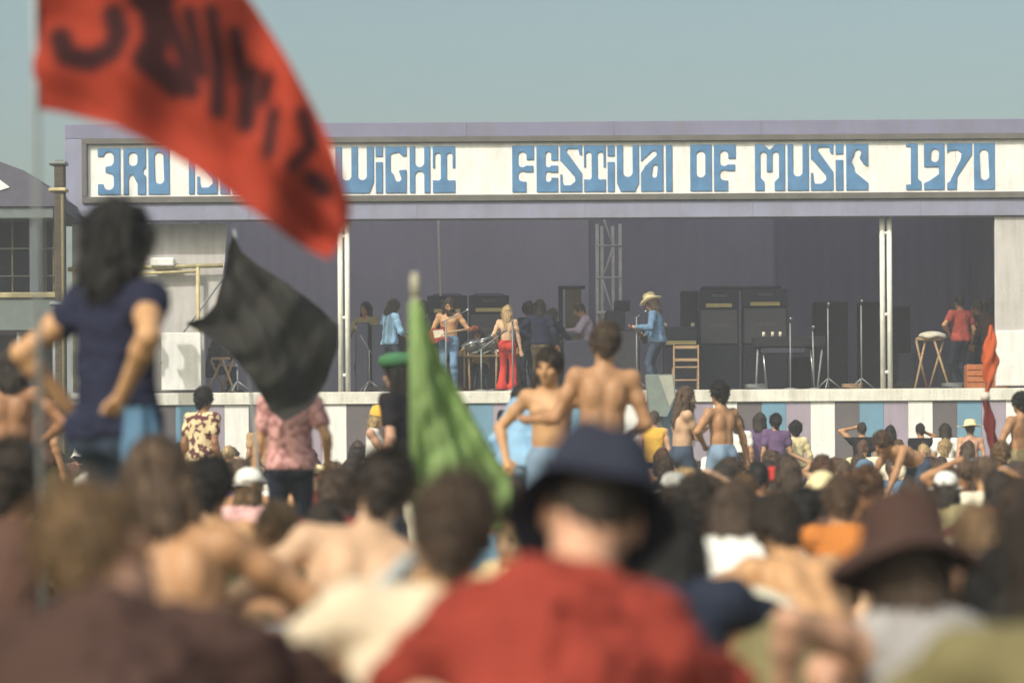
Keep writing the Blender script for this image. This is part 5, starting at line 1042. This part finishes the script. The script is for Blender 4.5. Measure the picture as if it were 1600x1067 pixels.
# ------------------------------------------------------------------ the seated crowd filling the field
LM_ = [(60, 'the open shed'), (180, 'the navy-shirted man'), (260, 'the white wing board'), (320, 'the floral-shirted man'), (400, 'the black flag'), (470, 'the pink-shirted man'), (539, 'the left ladder column'), (590, 'the black cabinets'), (651, 'the green flag pole'), (703, 'the long-haired guitarist'), (757, 'the drum rack'),
       (794, 'the blonde singer'), (860, 'the bare-chested man'), (946, 'the bare-backed man'), (1022, 'the yellow tank top'), (1074, 'the bearded man'), (1124, 'the pale-jeaned man'), (1200, 'the purple shirts'), (1243, 'the cream top'), (1295, 'the broad speaker'), (1347, 'the raised arm'), (1386, 'the right ladder column'),
       (1438, 'the wooden trestle'), (1477, 'the loose white shirt'), (1516, 'the straw hat'), (1550, 'the furled flag'), (1600, 'the right wing wall')]
tops = ['white', 'white', 'white', 'offwhite', 'offwhite', 'lilac', 'navy', 'brown', 'red', 'pink', 'khaki', 'grey', 'denim', 'black', 'maroon', 'cream', 'teal', 'purple', 'olive', 'rose', 'tan', 'orange', 'green', 'cream', 'white', 'ltblue', 'pink', None, None, None, None, None, None, None, None]
cname = dict(navy='navy', brown='brown', red='red', pink='pink', khaki='khaki', grey='grey', denim='denim blue', black='black', maroon='maroon', cream='cream', teal='sky blue', purple='purple', olive='olive', rose='rose', tan='tan', orange='orange', green='green', white='white', offwhite='off-white', ltblue='light blue', lilac='pale lilac')
styles = [('short', 'short'), ('shag', 'shaggy'), ('long', 'long'), ('curly', 'curly'), ('bob', 'bobbed'), ('afro', 'bushy')]
hcols = ['black', 'dark', 'dark', 'dark', 'brown', 'brown', 'brown', 'chestnut', 'chestnut', 'chestnut', 'auburn', 'sandy', 'sandy', 'blond']
hname = dict(black='black', dark='dark', brown='brown', chestnut='chestnut', auburn='auburn', sandy='sandy', blond='blond')
poses = ['sit_knees', 'sit_cross', 'sit_back', 'sit_upright', 'sit_hunch', 'sit_turn', 'sit_shade', 'kneel']
hats = [('cap', 'white', 'a white cap'), ('straw', 'cream', 'a straw hat'), ('band', 'red', 'a red headband'), ('beanie', 'teal', 'a blue woolly hat'), ('floppy', 'brown', 'a brown floppy hat'), ('bucket', 'white', 'a white sun hat')]
used = set(); spots = [(x, y) for x, y, l in PEOPLE if y < 49]
KEEP = [5,6,10,11,13,14,16,17,21,27,29,35,37,43,45,49,53,54,56,59,61,64,65,67,68,70,71,78,82,83,87,88,90,91,94,95,100,103,112,113,114,115,120,121,126,127,129,130,132,135,141,142,143,145,149,155,158,159,160,172,174,175,180,182,187,189,190,192,194,196,198,205,206,208,211,214,222,223,225,226,231,232,233,239,242,243,244,250,252,258,259,260,261,262,263,271,279,280,288,290,291,297,299,301,305,323,325,346,349,382]
cands = []; Y = 10.6; rc = random.Random(23)
while Y < 47.5:
    hw = .205*Y; n = int(2*hw/(.66+.004*Y))
    for i in range(n):
        X = -hw+(i+.5+rc.uniform(-.38, .38))*2*hw/n; yy = Y+rc.uniform(-.3, .3)
        cands.append((X, yy))
    Y += 1.35 if Y > 14 else 1.5
ci = 0
for X, Y in cands:
    ci += 1
    rr = random.Random(ci*7919)
    if any(abs(X-a) < .45 and abs(Y-b) < .55 for a, b in spots): continue
    spots.append((X, Y)); px = 800+X/Y*F
    if 1335 < px < 1460 and 19 < Y < 27: continue
    if Y < 18 and (408 < px < 508 or rr.random() < (.5 if px > 1000 and Y < 16 else .25)) and not px > 1650: continue
    if KEEP is not None and ci not in KEEP: continue
    lmk = min(LM_, key=lambda q: abs(q[0]-px))[1]; rowname = 'front' if Y < 15 else 'middle' if Y < 24 else 'back' if Y < 36 else 'stage-side'
    for tr in range(60):
        st = rr.choice(styles); hc_ = rr.choice(hcols); tp_ = rr.choice(tops); ht = rr.choice(hats) if rr.random() < .13 else None
        what = f"in {cname[tp_]}" if tp_ else 'bare-shouldered'
        lab = f"{st[1]} {hname[hc_]}-haired spectator {what}{', '+ht[2][2:] if ht else ''}, {rowname} rows below {lmk}"
        if lab not in used: break
    used.add(lab)
    fem = 1 if st[0] in ('bob',) or rr.random() < .25 else 0
    ps = rr.choice(poses) if Y > 14 else rr.choice(poses[:6]); 
    if ps == 'kneel' and (Y < 26 or rr.random() < .45): ps = 'sit_upright'
    if Y > 36 and rr.random() < .4: ps = 'kneel'
    tk = 'tee' if tp_ and rr.random() < .7 else 'long' if tp_ else None
    rsn = .014 if Y < 15 else .02
    zc = rr.uniform(.72, .81) if Y < 19 else rr.uniform(.78, .90) if Y < 32 else rr.uniform(.84, 1.0) if ps != 'kneel' else rr.uniform(1.1, 1.22)
    o_ = person(lab, px, H0-(zc-HC)*F/Y, Y, ps, rz=rr.gauss(0, 22) if rr.random() < .88 else rr.uniform(120, 240), hair=(st[0], hc_), skin=rr.choice(['tan', 'tan', 'gold', 'pale', 'pink', 'brown', 'olive']),
           top=(tk, C[tp_]) if tp_ else None, bottom=('long', C[rr.choice(['jeans', 'dkjeans', 'khaki', 'ltjeans', 'brown', 'white'])]), hat=(ht[0], C[ht[1]]) if ht else None, res=rsn, hands=rsn < .015, fem=fem, g=.92 if fem else 1.0,
           key=(ps,), group='seated crowd in the field', shoes=False)[0]
    if KEEP is None: o_['ci'] = ci
print('PEOPLE', len(PEOPLE), 'objects', len(bpy.data.objects))

# ------------------------------------------------------------------ summer haze
mb = MB(); mb.box((0, 1250, 6.5), (3400, 2800, 15), 0); hz_ = mb.build('haze', None, None, kind='stuff', label='pale summer haze over the field')
hm_ = bpy.data.materials.new('haze'); hm_.use_nodes = True; hn = hm_.node_tree; hn.nodes.clear(); ho_ = hn.nodes.new('ShaderNodeOutputMaterial'); hv = hn.nodes.new('ShaderNodeVolumePrincipled')
hv.inputs['Density'].default_value = .0027; hv.inputs['Color'].default_value = (.88, .93, 1, 1); hn.links.new(hv.outputs[0], ho_.inputs['Volume']); hz_.data.materials.clear(); hz_.data.materials.append(hm_)
